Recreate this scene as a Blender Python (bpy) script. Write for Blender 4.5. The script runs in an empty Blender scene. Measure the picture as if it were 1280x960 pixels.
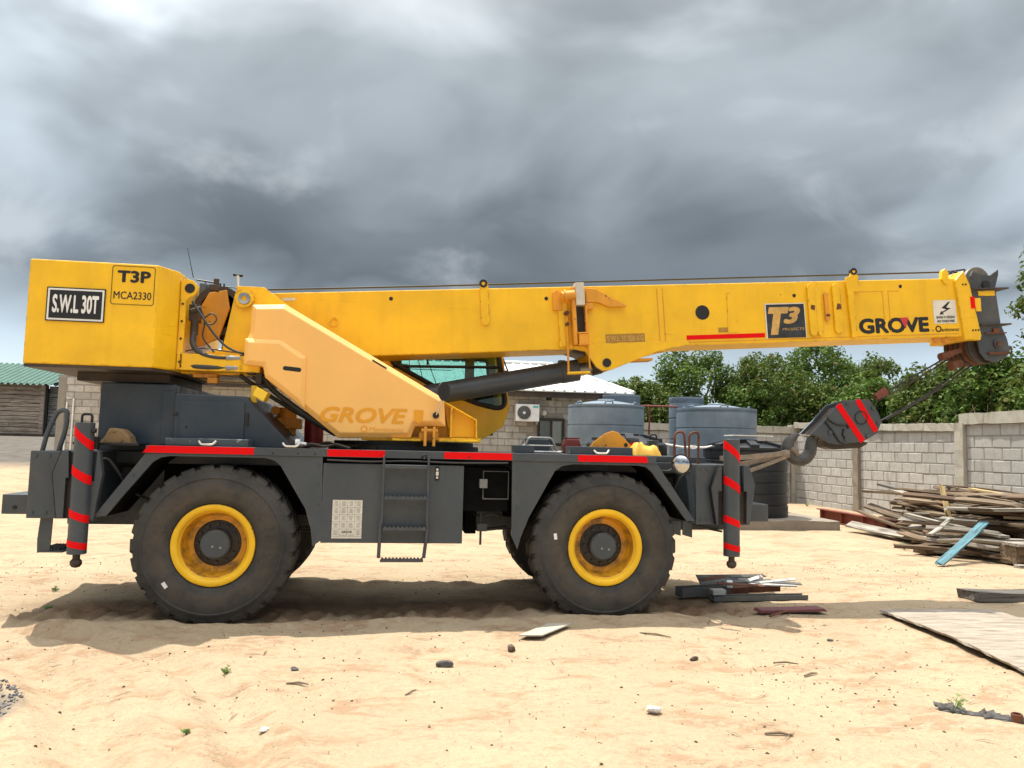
import bpy, bmesh, math, random
import numpy as np
from mathutils import Vector, Matrix, Quaternion
R = math.radians
SC = bpy.context.scene
COL = SC.collection
random.seed(7)

# ------------------------------------------------------------------ camera
cam_data = bpy.data.cameras.new('camera')
cam = bpy.data.objects.new('camera', cam_data)
COL.objects.link(cam)
CAM_POS = Vector((-0.163, -7.725, 1.72))
YAW, PITCH, ROLL = R(8.01), R(4.69), R(1.35)
fw = Vector((math.sin(YAW) * math.cos(PITCH), math.cos(YAW) * math.cos(PITCH), math.sin(PITCH)))
rt = Vector((math.cos(YAW), -math.sin(YAW), 0))
up = rt.cross(fw)
rt2 = math.cos(ROLL) * rt + math.sin(ROLL) * up
up2 = -math.sin(ROLL) * rt + math.cos(ROLL) * up
m = Matrix.Identity(4)
for i in range(3):
    m[i][0], m[i][1], m[i][2], m[i][3] = rt2[i], up2[i], -fw[i], CAM_POS[i]
cam.matrix_world = m
cam_data.sensor_width = 36
cam_data.lens = 950 / 1280 * 36
cam_data.clip_start = 0.1
cam_data.clip_end = 3000
SC.camera = cam

# ------------------------------------------------------------------ exposure
SC.view_settings.view_transform = 'Standard'
SC.view_settings.look = 'None'
SC.view_settings.gamma = 1
SC.view_settings.use_curve_mapping = False
SC.view_settings.exposure = 1.0

# ------------------------------------------------------------------ world: grey cloud over a pale blue strip at the horizon
SUN_TRAVEL = Vector((0.21, -0.29, -1.0)).normalized()
sd = -SUN_TRAVEL
world = bpy.data.worlds.new('World')
SC.world = world
world.use_nodes = True
nt = world.node_tree
nt.nodes.clear()


def wn(t, **k):
    n = nt.nodes.new(t)
    for a, b in k.items():
        setattr(n, a, b)
    return n


def wl(a, b):
    nt.links.new(a, b)


def wmath(op, a, b=None, clamp=False):
    n = wn('ShaderNodeMath', operation=op, use_clamp=clamp)
    for i, v in enumerate((a, b)):
        if v is None:
            continue
        if isinstance(v, (int, float)):
            n.inputs[i].default_value = v
        else:
            wl(v, n.inputs[i])
    return n.outputs[0]


def wramp(fac, stops, interp='EASE'):
    n = wn('ShaderNodeValToRGB')
    n.color_ramp.interpolation = interp
    e = n.color_ramp.elements
    while len(e) < len(stops):
        e.new(0.5)
    for el, (p, c) in zip(e, stops):
        el.position = p
        el.color = (c[0], c[1], c[2], 1) if not isinstance(c, (int, float)) else (c, c, c, 1)
    wl(fac, n.inputs[0])
    return n.outputs[0]


def wmix(fac, a, b, blend='MIX'):
    n = wn('ShaderNodeMix', data_type='RGBA', blend_type=blend)
    if isinstance(fac, (int, float)):
        n.inputs[0].default_value = fac
    else:
        wl(fac, n.inputs[0])
    for i, v in ((6, a), (7, b)):
        if isinstance(v, tuple):
            n.inputs[i].default_value = (*v, 1)
        else:
            wl(v, n.inputs[i])
    return n.outputs[2]


sky = wn('ShaderNodeTexSky', sky_type='NISHITA')
sky.sun_disc = False
sky.sun_elevation = math.asin(sd.z)
sky.sun_rotation = math.atan2(sd.x, sd.y)
sky.altitude = 0
sky.air_density = 1.0
sky.dust_density = 1.5
tc = wn('ShaderNodeTexCoord')
sep = wn('ShaderNodeSeparateXYZ')
wl(tc.outputs['Generated'], sep.inputs[0])
zc = wmath('MAXIMUM', sep.outputs[2], 0.0)


def wnoise(scale, detail, rough, off, dist=0.0, stretch=(1, 1, 1)):
    mp = wn('ShaderNodeMapping')
    mp.inputs['Location'].default_value = off
    mp.inputs['Scale'].default_value = stretch
    wl(tc.outputs['Generated'], mp.inputs[0])
    n = wn('ShaderNodeTexNoise')
    n.inputs['Scale'].default_value = scale
    n.inputs['Detail'].default_value = detail
    n.inputs['Roughness'].default_value = rough
    n.inputs['Distortion'].default_value = dist
    wl(mp.outputs[0], n.inputs['Vector'])
    return n.outputs['Fac']


SEED = (15.4, 1.9, 5.3)
n_big = wnoise(1.5, 3, 0.5, SEED, 0.2, (1, 1, 1.7))
n_mid = wnoise(3.2, 4, 0.47, (SEED[0] + 5, SEED[1], 2), 0.35, (1, 1, 1.8))
n_fine = wnoise(5.0, 7, 0.52, (SEED[0], SEED[1] + 3, 4), 0.5, (1, 1, 1.5))
zj = wmath('ADD', zc, wmath('MULTIPLY', wmath('SUBTRACT', n_mid, 0.5), 0.26))
K = 10.0      # the Background below runs at strength 0.1


def g(r, gg, b):
    return (r * K, gg * K, b * K)


band = wramp(zj, [(0.0, g(.33, .41, .48)), (0.09, g(.31, .37, .42)), (0.145, g(.225, .268, .305)), (0.195, g(.098, .118, .138)), (0.275, g(.112, .133, .153)),
                  (0.36, g(.200, .229, .255)), (0.47, g(.240, .270, .295)), (0.66, g(.66, .69, .72)), (0.82, g(1.0, 1.03, 1.06)), (1.0, g(1.1, 1.12, 1.14))], 'LINEAR')
lum = wramp(wmath('ADD', wmath('MULTIPLY', n_big, 0.55), wmath('MULTIPLY', n_mid, 0.45)), [(0.36, 0.74), (0.5, 1.02), (0.62, 1.72)], 'EASE')
clouds = wmix(1.0, band, lum, 'MULTIPLY')
wisps = wramp(wmath('ADD', wmath('MULTIPLY', n_fine, 0.55), wmath('MULTIPLY', n_big, 0.5)), [(0.53, 0.0), (0.68, 1.0)])
clouds = wmix(wmath('MULTIPLY', wisps, 0.5), clouds, g(.40, .43, .455))
# gaps in the cloud near the horizon show the clear sky
gapn = wramp(n_mid, [(0.42, 0.8), (0.60, 0.15)])
lowm = wramp(zc, [(0.05, 1.0), (0.15, 0.0)])
gap = wmath('MULTIPLY', gapn, lowm)
final = wmix(gap, clouds, sky.outputs[0])
bg = wn('ShaderNodeBackground')
bg.inputs['Strength'].default_value = 0.1
wl(final, bg.inputs['Color'])
wo = wn('ShaderNodeOutputWorld')
wl(bg.outputs[0], wo.inputs['Surface'])

# ------------------------------------------------------------------ sun
sun_data = bpy.data.lights.new('sun', 'SUN')
sun_data.energy = 3.3
sun_data.angle = R(0.5)
sun_data.color = (1.0, 0.95, 0.86)
sun = bpy.data.objects.new('sun', sun_data)
COL.objects.link(sun)
sun.location = sd * 60
sun.rotation_euler = SUN_TRAVEL.to_track_quat('-Z', 'Y').to_euler()

# ------------------------------------------------------------------ helpers: objects
WLOC = {}


def tag(o, label=None, cat=None, group=None, kind=None):
    if label: o['label'] = label
    if cat: o['category'] = cat
    if group: o['group'] = group
    if kind: o['kind'] = kind
    return o


def empty(name, loc, parent=None):
    o = bpy.data.objects.new(name, None)
    o.empty_display_size = 0.2
    COL.objects.link(o)
    loc = Vector(loc)
    WLOC[o.name] = loc
    if parent:
        o.parent = parent
        o.location = loc - WLOC[parent.name]
    else:
        o.location = loc
    return o


def link_mesh(name, me, mat, parent=None, origin=None):
    """me is in world coordinates; the object gets its origin at the base of the mesh"""
    n = len(me.vertices)
    co = np.empty(n * 3, 'f')
    me.vertices.foreach_get('co', co)
    co = co.reshape(-1, 3)
    if origin is None:
        mn, mx = co.min(0), co.max(0)
        origin = Vector(((mn[0] + mx[0]) / 2, (mn[1] + mx[1]) / 2, mn[2]))
    origin = Vector(origin)
    co -= np.array(origin, 'f')
    me.vertices.foreach_set('co', co.ravel())
    me.update()
    o = bpy.data.objects.new(name, me)
    COL.objects.link(o)
    if mat is not None:
        me.materials.append(mat)
    WLOC[o.name] = origin
    if parent is not None:
        o.parent = parent
        o.location = origin - WLOC[parent.name]
    else:
        o.location = origin
    return o


SPLIT = {'inner_guard', 'hanger_bolt', 'hanger_rod', 'window_gasket', 'bracket', 'mortar_core', 'rib', 'ridge_cap', 'fascia', 'rafter_end', 'downpipe', 'backing', 'truss', 'lug',
         'deck_bolt', 'step_hanger', 'wheel_nut', 'latch_bolt', 'door_hinge', 'hose_fitting', 'hydraulic_hose', 'loose_hose', 'turret_lip', 'cylinder_bracket', 'wear_mark', 'rust_mark',
         'panel_line', 'board_edge', 'sign_edge', 'rope_guide', 'cross_plate', 'head_rib', 'rope_socket', 'plate_rib', 'cab_panel', 'guard_bar', 'deck_plate', 'beacon_box', 'cab_mirror_arm', 'stop_bracket', 'swivel_manifold', 'tube_rail', 'window_bar', 'conduit', 'side_rail', 'valve_block'}


class MB:
    def __init__(self):
        self.v, self.f = [], []

    def add(self, vs, fs):
        b = len(self.v)
        self.v += [tuple(p) for p in vs]
        self.f += [tuple(i + b for i in f) for f in fs]
        return self

    def box(self, x0, x1, y0, y1, z0, z1):
        return self.add([(x0, y0, z0), (x1, y0, z0), (x1, y1, z0), (x0, y1, z0), (x0, y0, z1), (x1, y0, z1), (x1, y1, z1), (x0, y1, z1)],
                        [(0, 3, 2, 1), (4, 5, 6, 7), (0, 1, 5, 4), (1, 2, 6, 5), (2, 3, 7, 6), (3, 0, 4, 7)])

    def obox(self, c, ax, ay, az):
        """box from centre and three half-axis vectors"""
        c, ax, ay, az = map(Vector, (c, ax, ay, az))
        p = [c + sx * ax + sy * ay + sz * az for sz in (-1, 1) for sx, sy in ((-1, -1), (1, -1), (1, 1), (-1, 1))]
        return self.add(p, [(0, 3, 2, 1), (4, 5, 6, 7), (0, 1, 5, 4), (1, 2, 6, 5), (2, 3, 7, 6), (3, 0, 4, 7)])

    def ext(self, poly, vec):
        """polygon of 3-d points extruded along vec"""
        n = len(poly)
        vec = Vector(vec)
        a = [Vector(p) for p in poly]
        return self.add(a + [p + vec for p in a], [tuple(range(n))] + [tuple(range(2 * n - 1, n - 1, -1))] + [(i, (i + 1) % n, n + (i + 1) % n, n + i) for i in range(n)])

    def prism(self, poly, y0, y1):
        return self.ext([(x, y0, z) for x, z in poly], (0, y1 - y0, 0))

    def plan(self, poly, z0, z1):
        return self.ext([(x, y, z0) for x, y in poly], (0, 0, z1 - z0))

    def cyl(self, p0, p1, r0, r1=None, n=20, cap=True):
        p0, p1 = Vector(p0), Vector(p1)
        r1 = r0 if r1 is None else r1
        q = (p1 - p0).to_track_quat('Z', 'Y')
        vs = []
        for p, r in ((p0, r0), (p1, r1)):
            for i in range(n):
                a = 2 * math.pi * i / n
                vs.append(p + q @ Vector((r * math.cos(a), r * math.sin(a), 0)))
        fs = [(i, (i + 1) % n, n + (i + 1) % n, n + i) for i in range(n)]
        if cap:
            fs += [tuple(range(n - 1, -1, -1)), tuple(range(n, 2 * n))]
        return self.add(vs, fs)

    def tube(self, path, r, n=8, cap=True):
        path = [Vector(p) for p in path]
        rs = r if isinstance(r, (list, tuple)) else [r] * len(path)
        vs, fs = [], []
        t0 = (path[1] - path[0]).normalized()
        nrm = t0.orthogonal().normalized()
        for k, p in enumerate(path):
            t = (path[min(k + 1, len(path) - 1)] - path[max(k - 1, 0)]).normalized()
            nrm = (nrm - t * nrm.dot(t)).normalized()
            b = t.cross(nrm)
            for i in range(n):
                a = 2 * math.pi * i / n
                vs.append(p + rs[k] * (math.cos(a) * nrm + math.sin(a) * b))
        for k in range(len(path) - 1):
            for i in range(n):
                fs.append((k * n + i, k * n + (i + 1) % n, (k + 1) * n + (i + 1) % n, (k + 1) * n + i))
        if cap:
            e = (len(path) - 1) * n
            fs += [tuple(range(n - 1, -1, -1)), tuple(range(e, e + n))]
        return self.add(vs, fs)

    def lathe(self, prof, c, axis='Z', n=48, close=False):
        """prof: (radius, height along the axis)"""
        c = Vector(c)
        vs, fs = [], []
        for i in range(n):
            a = 2 * math.pi * i / n
            for r, h in prof:
                if axis == 'Z':
                    vs.append(c + Vector((r * math.cos(a), r * math.sin(a), h)))
                else:
                    vs.append(c + Vector((r * math.cos(a), h, r * math.sin(a))))
        m = len(prof)
        for i in range(n):
            j = (i + 1) % n
            for k in range(m if close else m - 1):
                k2 = (k + 1) % m
                fs.append((i * m + k, j * m + k, j * m + k2, i * m + k2))
        return self.add(vs, fs)

    def ball(self, c, r, n=12, sc=(1, 1, 1)):
        c = Vector(c)
        prof = [(max(1e-4, math.sin(math.pi * k / 8)) * r, -math.cos(math.pi * k / 8) * r) for k in range(9)]
        b = len(self.v)
        self.lathe(prof, (0, 0, 0), 'Z', n)
        for i in range(b, len(self.v)):
            v = self.v[i]
            self.v[i] = (c.x + v[0] * sc[0], c.y + v[1] * sc[1], c.z + v[2] * sc[2])
        return self

    def split(self):
        """one MB for each separate piece"""
        par = list(range(len(self.v)))

        def find(i):
            while par[i] != i:
                par[i] = par[par[i]]
                i = par[i]
            return i
        for f in self.f:
            for i in f[1:]:
                par[find(i)] = find(f[0])
        groups = {}
        for f in self.f:
            groups.setdefault(find(f[0]), []).append(f)
        out = []
        for fs in groups.values():
            idx = sorted({i for f in fs for i in f})
            mp = {k: j for j, k in enumerate(idx)}
            b = MB()
            b.v = [self.v[i] for i in idx]
            b.f = [tuple(mp[i] for i in f) for f in fs]
            out.append(b)
        return out

    def build(self, name, mat, parent=None, bevel=0, smooth=None, xf=None, origin=None, seg=2):
        if name in SPLIT:
            ps = self.split()
            if len(ps) > 1:
                return [p._build(name, mat, parent, bevel, smooth, xf, origin, seg) for p in ps][0]
        return self._build(name, mat, parent, bevel, smooth, xf, origin, seg)

    def _build(self, name, mat, parent=None, bevel=0, smooth=None, xf=None, origin=None, seg=2):
        me = bpy.data.meshes.new(name)
        vs = self.v if xf is None else [tuple(xf(p)) for p in self.v]
        me.from_pydata(vs, [], self.f)
        bm = bmesh.new()
        bm.from_mesh(me)
        bmesh.ops.recalc_face_normals(bm, faces=bm.faces)
        bm.to_mesh(me)
        bm.free()
        if smooth is not None:
            me.shade_smooth()
            me.set_sharp_from_angle(angle=R(smooth))
        o = link_mesh(name, me, mat, parent, origin)
        if bevel:
            b = o.modifiers.new('bevel', 'BEVEL')
            b.width = bevel
            b.segments = seg
            b.limit_method = 'ANGLE'
            b.angle_limit = R(35)
        return o


def arc(path, k=6, rad=0.05):
    """round the inner corners of a 3-d path"""
    path = [Vector(p) for p in path]
    out = [path[0]]
    for a, b, c in zip(path, path[1:], path[2:]):
        d1, d2 = (a - b), (c - b)
        r = min(rad, d1.length * .49, d2.length * .49)
        p, q = b + d1.normalized() * r, b + d2.normalized() * r
        for i in range(k + 1):
            t = i / k
            out.append(p * (1 - t) ** 2 + b * 2 * t * (1 - t) + q * t * t)
    out.append(path[-1])
    return out


def text(body, x0, x1, z0, z1, y, mat, parent, xf=None, bold=0.0, shear=0.0, name='lettering', thick=0.0012):
    """flat lettering fitted into a rectangle; bold strokes are made by stacking shifted copies a hair apart"""
    cu = bpy.data.curves.new('lettering', 'FONT')
    cu.body = body
    cu.shear = shear
    cu.resolution_u = 4
    t = bpy.data.objects.new('lettering', cu)
    COL.objects.link(t)
    bpy.context.view_layer.update()
    me = bpy.data.meshes.new_from_object(t.evaluated_get(bpy.context.evaluated_depsgraph_get()))
    bpy.data.objects.remove(t)
    bpy.data.curves.remove(cu)
    n = len(me.vertices)
    co = np.empty(n * 3, 'f')
    me.vertices.foreach_get('co', co)
    co = co.reshape(-1, 3)
    faces = [tuple(p.vertices) for p in me.polygons]
    shifts = [(0, 0)] if not bold else [(bold * math.cos(k * math.pi / 4), bold * math.sin(k * math.pi / 4)) for k in range(8)] + [(0, 0)]
    allv, allf = [], []
    for k, (dx, dz) in enumerate(shifts):
        c = co.copy()
        c[:, 0] += dx
        c[:, 1] += dz
        c[:, 2] = k * .00012
        allf += [tuple(i + n * k for i in f) for f in faces]
        allv.append(c)
    co = np.concatenate(allv)
    mn, mx = co.min(0), co.max(0)
    out = np.empty_like(co)
    out[:, 0] = x0 + (co[:, 0] - mn[0]) / (mx[0] - mn[0]) * (x1 - x0)
    out[:, 2] = z0 + (co[:, 1] - mn[1]) / (mx[1] - mn[1]) * (z1 - z0)
    out[:, 1] = y - thick - co[:, 2]
    if xf is not None:
        out = np.array([tuple(xf(p)) for p in out], 'f')
    m2 = bpy.data.meshes.new(name)
    m2.from_pydata([tuple(map(float, p)) for p in out], [], allf)
    bpy.data.meshes.remove(me)
    return link_mesh(name, m2, mat, parent)


def copy_tree(o, loc=None, parent=None, rot=None):
    c = o.copy()
    COL.objects.link(c)
    c.parent = parent
    if loc is not None:
        c.location = loc
    if rot is not None:
        c.rotation_euler = rot
    WLOC[c.name] = Vector(c.location) + (WLOC[parent.name] if parent else Vector())
    for ch in o.children:
        copy_tree(ch, None, c)
    return c


# ------------------------------------------------------------------ helpers: materials
def srgb(r, g, b):
    return tuple(((c / 255) / 12.92 if c / 255 <= .04045 else ((c / 255 + .055) / 1.055) ** 2.4) for c in (r, g, b))


class Mat:
    def __init__(self, name, rough=0.5, metal=0.0, spec=0.5):
        self.m = bpy.data.materials.new(name)
        self.m.use_nodes = True
        self.t = self.m.node_tree
        self.b = self.t.nodes['Principled BSDF']
        self.b.inputs['Roughness'].default_value = rough
        self.b.inputs['Metallic'].default_value = metal
        self.b.inputs['Specular IOR Level'].default_value = spec
        self._pos = None

    def n(self, t, **k):
        x = self.t.nodes.new(t)
        for a, b in k.items():
            setattr(x, a, b)
        return x

    def l(self, a, b):
        self.t.links.new(a, b)

    def inp(self, s, v):
        if isinstance(v, (int, float)):
            s.default_value = v
        elif isinstance(v, tuple):
            s.default_value = (*v, 1) if len(v) == 3 and s.type == 'RGBA' else v
        else:
            self.l(v, s)

    def pos(self, kind='world'):
        if kind == 'world':
            return self.n('ShaderNodeNewGeometry').outputs['Position']
        return self.n('ShaderNodeTexCoord').outputs['Object']

    def noise(self, scale=5, detail=4, rough=.55, stretch=(1, 1, 1), off=(0, 0, 0), kind='world', dist=0.0, addv=None):
        mp = self.n('ShaderNodeMapping')
        mp.inputs['Scale'].default_value = stretch
        mp.inputs['Location'].default_value = off
        src = self.pos(kind)
        if addv is not None:
            a = self.n('ShaderNodeVectorMath', operation='ADD')
            self.l(src, a.inputs[0]); self.l(addv, a.inputs[1])
            src = a.outputs[0]
        self.l(src, mp.inputs[0])
        x = self.n('ShaderNodeTexNoise')
        x.inputs['Scale'].default_value = scale
        x.inputs['Detail'].default_value = detail
        x.inputs['Roughness'].default_value = rough
        x.inputs['Distortion'].default_value = dist
        self.l(mp.outputs[0], x.inputs['Vector'])
        return x.outputs['Fac']

    def ramp(self, fac, stops, interp='LINEAR'):
        x = self.n('ShaderNodeValToRGB')
        x.color_ramp.interpolation = interp
        e = x.color_ramp.elements
        while len(e) < len(stops):
            e.new(.5)
        for el, (p, c) in zip(e, stops):
            el.position = p
            el.color = (c, c, c, 1) if isinstance(c, (int, float)) else (*c, 1)
        self.l(fac, x.inputs[0])
        return x.outputs[0]

    def mix(self, fac, a, b, blend='MIX'):
        x = self.n('ShaderNodeMix', data_type='RGBA', blend_type=blend)
        self.inp(x.inputs[0], fac)
        self.inp(x.inputs[6], a)
        self.inp(x.inputs[7], b)
        return x.outputs[2]

    def math(self, op, a, b=0.0):
        x = self.n('ShaderNodeMath', operation=op)
        self.inp(x.inputs[0], a)
        self.inp(x.inputs[1], b)
        return x.outputs[0]

    def col(self, c):
        self.inp(self.b.inputs['Base Color'], c)
        return self

    def rough(self, r):
        self.inp(self.b.inputs['Roughness'], r)
        return self

    def bump(self, h, strength=.3, dist=.01):
        x = self.n('ShaderNodeBump')
        x.inputs['Strength'].default_value = strength
        x.inputs['Distance'].default_value = dist
        self.l(h, x.inputs['Height'])
        self.l(x.outputs[0], self.b.inputs['Normal'])
        return self


def scale_c(c, k):
    return tuple(min(1, x * k) for x in c)


def paint(name, base, rough=.4, var=.12, chips=None, chip_at=.70, dust=None, streak=.18, spec=.5, dust_amt=.35, edge=None):
    M = Mat(name, rough, 0, spec)
    n1 = M.noise(1.7, 5, .6)
    c = M.mix(M.ramp(n1, [(.35, 0.), (.65, 1.)]), scale_c(base, 1 - var), scale_c(base, 1 + var))
    if streak:
        n2 = M.noise(7, 4, .6, (1, 1, .12), (3, 1, 0))
        c = M.mix(M.ramp(n2, [(.50, 0.), (.75, streak)]), c, scale_c(base, .55))
    if dust is not None:
        n3 = M.noise(2.6, 6, .65, off=(9, 4, 2))
        c = M.mix(M.ramp(n3, [(.45, 0.), (.75, dust_amt)]), c, dust)
    if chips is not None:
        n4 = M.noise(13, 6, .7, off=(1, 8, 3))
        c = M.mix(M.ramp(n4, [(chip_at, 0.), (chip_at + .03, 1.)]), c, chips)
    if edge is not None:
        # paint rubbed off along the edges of the steel
        bv = M.n('ShaderNodeBevel', samples=4)
        bv.inputs['Radius'].default_value = .028
        ge = M.n('ShaderNodeNewGeometry')
        dt = M.n('ShaderNodeVectorMath', operation='DOT_PRODUCT')
        M.l(bv.outputs[0], dt.inputs[0]); M.l(ge.outputs['Normal'], dt.inputs[1])
        em = M.ramp(dt.outputs['Value'], [(.86, 1.), (.985, 0.)])
        en = M.ramp(M.noise(9, 6, .7, off=(6, 2, 5)), [(.50, 0.), (.60, 1.)])
        c = M.mix(M.math('MULTIPLY', em, en), c, edge)
        # thin scuffs
        sc_ = M.ramp(M.noise(2.4, 4, .6, (.5, .5, 16), (7, 7, 1), dist=.25), [(.69, 0.), (.72, .55)])
        c = M.mix(sc_, c, scale_c(base, .42))
    M.col(c)
    n5 = M.noise(6, 5, .6, off=(4, 4, 4))
    M.rough(M.ramp(n5, [(.3, max(.05, rough - .1)), (.7, min(1, rough + .15))]))
    M.bump(M.noise(1.6, 3, .5, off=(2, 2, 7)), .16, .03)
    return M.m


def plain(name, c, rough=.5, metal=0., var=.15, scale=8, bumpd=.003, bscale=40, spec=.5):
    M = Mat(name, rough, metal, spec)
    M.col(M.mix(M.ramp(M.noise(scale, 5, .6), [(.3, 0.), (.7, 1.)]), scale_c(c, 1 - var), scale_c(c, 1 + var)))
    if bumpd:
        M.bump(M.noise(bscale, 3, .6), .35, bumpd)
    return M.m


RUST = (.09, .030, .012)
SANDY = (.36, .25, .14)
YEL = (.86, .494, .006)
m_yellow = paint('yellow_paint', YEL, .38, .09, chips=(.10, .035, .012), chip_at=.735, dust=(.66, .36, .02), streak=.22, dust_amt=.25, edge=(.085, .038, .016))
m_yellow_worn = paint('worn_yellow_paint', (.70, .30, .02), .5, .12, chips=RUST, chip_at=.63, dust=(.30, .17, .06), streak=.4)
m_cover = paint('faded_orange_yellow_paint', (.90, .505, .14), .48, .04, dust=(.90, .48, .15), streak=.05, dust_amt=.3)
m_cover_letter = plain('old_yellow_lettering', (.78, .33, .012), .5, 0, .06, bumpd=0)
m_grey = paint('grey_paint', (.048, .059, .070), .42, .10, dust=(.105, .098, .086), streak=.2, dust_amt=.42, edge=(.11, .095, .08))
m_grey_rub = paint('grey_paint_scuffed', (.048, .057, .065), .5, .2, chips=RUST, chip_at=.66, dust=(.20, .15, .10), streak=.3)
m_slate = paint('slate_blue_paint', (.020, .034, .050), .42, .14, dust=(.10, .10, .10), streak=.1, dust_amt=.25)
m_slate_lid = paint('speckled_slate_paint', (.045, .062, .075), .6, .2, chips=(.22, .25, .27), chip_at=.60, streak=0)
m_black = plain('black_steel', (.008, .008, .009), .55)
m_recess_shade = plain('recess_shade_black', (.006, .006, .006), .9, 0, .3, 5, 0, spec=.05)  # near-black colour stands in for deep shade inside arches and recesses
m_under = plain('oily_brown_steel', (.045, .030, .020), .6, 0, .5, 3)
m_rope = plain('greased_wire_rope', (.02, .018, .016), .6)
m_hose = plain('hydraulic_hose_rubber', (.035, .037, .036), .55)
m_chrome = plain('chromed_rod', (.55, .55, .55), .22, 1.0, .1)
m_steel = plain('worn_bare_steel', (.30, .30, .29), .45, .8, .25)
m_rust = plain('rusty_iron', (.12, .042, .020), .85, 0, .45, 14, .004, 60)
m_redrust = plain('red_oxide_steel', (.20, .050, .030), .7, 0, .3, 5)
m_red = paint('red_reflective_tape', (.74, .002, .004), .5, .06, streak=.06, spec=.15)
m_white = plain('white_enamel', (.75, .75, .73), .4, 0, .08)
m_offwhite = plain('weathered_white_sticker', (.66, .63, .55), .55, 0, .12)
m_ink = plain('black_print', (.008, .009, .011), .45, 0, .1, bumpd=0)
m_ink_worn = plain('worn_black_print', (.022, .026, .032), .5, 0, .6, 9, bumpd=0)
m_print_grey = plain('grey_print', (.25, .25, .24), .6, 0, .1, bumpd=0)
m_gold = plain('faded_gold_print', (.55, .33, .09), .5, 0, .25, 10, bumpd=0)
m_redprint = plain('red_print', (.5, .03, .04), .5, 0, .2, bumpd=0)
m_ghost = plain('old_plate_shadow', (.36, .19, .020), .55, 0, .15, 8, bumpd=0)
m_greasy = plain('greasy_hub_steel', (.030, .026, .022), .5, 0, .4, 5)


def tyre_mat():
    M = Mat('dusty_tyre_rubber', .85, 0, .25)
    c = M.mix(M.ramp(M.noise(3.2, 6, .65, off=(5, 1, 1)), [(.38, 0.), (.66, 1.)]), (.038, .038, .037), (.070, .067, .062))
    # dried mud clings to the middle of the sidewall
    sx = M.n('ShaderNodeSeparateXYZ'); M.l(M.pos('object'), sx.inputs[0])
    rr = M.math('SQRT', M.math('ADD', M.math('MULTIPLY', sx.outputs[0], sx.outputs[0]), M.math('MULTIPLY', sx.outputs[2], sx.outputs[2])))
    rr = M.math('ADD', rr, M.math('MULTIPLY', M.math('SUBTRACT', M.noise(5, 5, .65, off=(2, 2, 2)), .5), .10))
    ring = M.ramp(rr, [(.42, 0.), (.48, .75), (.57, .55), (.64, .15), (.70, .05), (.76, .35)])
    patch = M.ramp(M.noise(6, 6, .7, off=(5, 3, 1), dist=.5), [(.36, .15), (.62, 1.)])
    c = M.mix(M.math('MULTIPLY', ring, patch), c, (.105, .082, .058))
    c = M.mix(M.ramp(M.noise(14, 5, .7, off=(2, 7, 1)), [(.55, 0.), (.78, .5)]), c, (.020, .020, .020))
    M.col(c)
    M.bump(M.noise(26, 5, .6), .35, .006)
    return M.m


m_tyre = tyre_mat()


def rim_inner_mat():
    M = Mat('stained_yellow_rim', .5)
    n1 = M.noise(5, 6, .65, off=(5, 3, 1), dist=.4)
    c = M.mix(M.ramp(n1, [(.46, 0.), (.66, 1.)]), (.72, .33, .012), (.12, .065, .025))
    M.col(c)
    return M.m


m_rim_in = rim_inner_mat()


def glass_mat(name, tint, mixg=.12):
    M = Mat(name)
    t = M.t
    tr = M.n('ShaderNodeBsdfTransparent'); tr.inputs[0].default_value = (*tint, 1)
    gl = M.n('ShaderNodeBsdfGlossy'); gl.inputs['Roughness'].default_value = .02
    lw = M.n('ShaderNodeFresnel'); lw.inputs[0].default_value = 1.5
    mx = M.n('ShaderNodeMixShader')
    M.l(lw.outputs[0], mx.inputs[0]); M.l(tr.outputs[0], mx.inputs[1]); M.l(gl.outputs[0], mx.inputs[2])
    M.l(mx.outputs[0], t.nodes['Material Output'].inputs[0])
    return M.m


m_glass = glass_mat('teal_cab_glass', (.62, .78, .76))
m_mirror = Mat('mirror_glass', .06, 1.0).col((.50, .51, .52)).m


def wood(name, cols, scale=1.0, grain=(.6, 14, 14)):
    M = Mat(name, .8, 0, .25)
    oi = M.n('ShaderNodeObjectInfo')
    cm = M.n('ShaderNodeVectorMath', operation='SCALE')
    cb = M.n('ShaderNodeCombineXYZ')
    for i in range(3):
        M.l(oi.outputs['Random'], cb.inputs[i])
    M.l(cb.outputs[0], cm.inputs[0]); cm.inputs['Scale'].default_value = 37.0
    g = M.noise(2.2 * scale, 6, .6, grain, kind='object', dist=.6, addv=cm.outputs[0])
    tone = M.ramp(oi.outputs['Random'], [(i / max(1, len(cols) - 1), c) for i, c in enumerate(cols)])
    dark = M.mix(.75, tone, (.02, .015, .01))
    c = M.mix(M.ramp(g, [(.36, 1.), (.58, 0.)]), tone, dark)
    M.col(c)
    M.bump(g, .5, .006)
    return M.m


m_plank = wood('weathered_timber', [(.085, .050, .028), (.17, .112, .066), (.25, .185, .12), (.11, .066, .038), (.27, .205, .14), (.14, .09, .052)])
m_pale = wood('fresh_pale_timber', [(.50, .36, .16), (.56, .42, .22)])
m_silver = wood('silver_grey_timber', [(.34, .31, .26), (.40, .36, .30)])
m_darkwood = wood('dark_grey_timber', [(.13, .115, .098), (.16, .145, .125)])
m_blue = wood('pale_blue_painted_timber', [(.10, .22, .265), (.11, .24, .28)])
m_board = wood('shed_boards', [(.34, .27, .21), (.44, .36, .285), (.38, .31, .25), (.48, .40, .33)])
m_board_grey = wood('grey_shed_boards', [(.36, .36, .35), (.42, .415, .40)])


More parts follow.
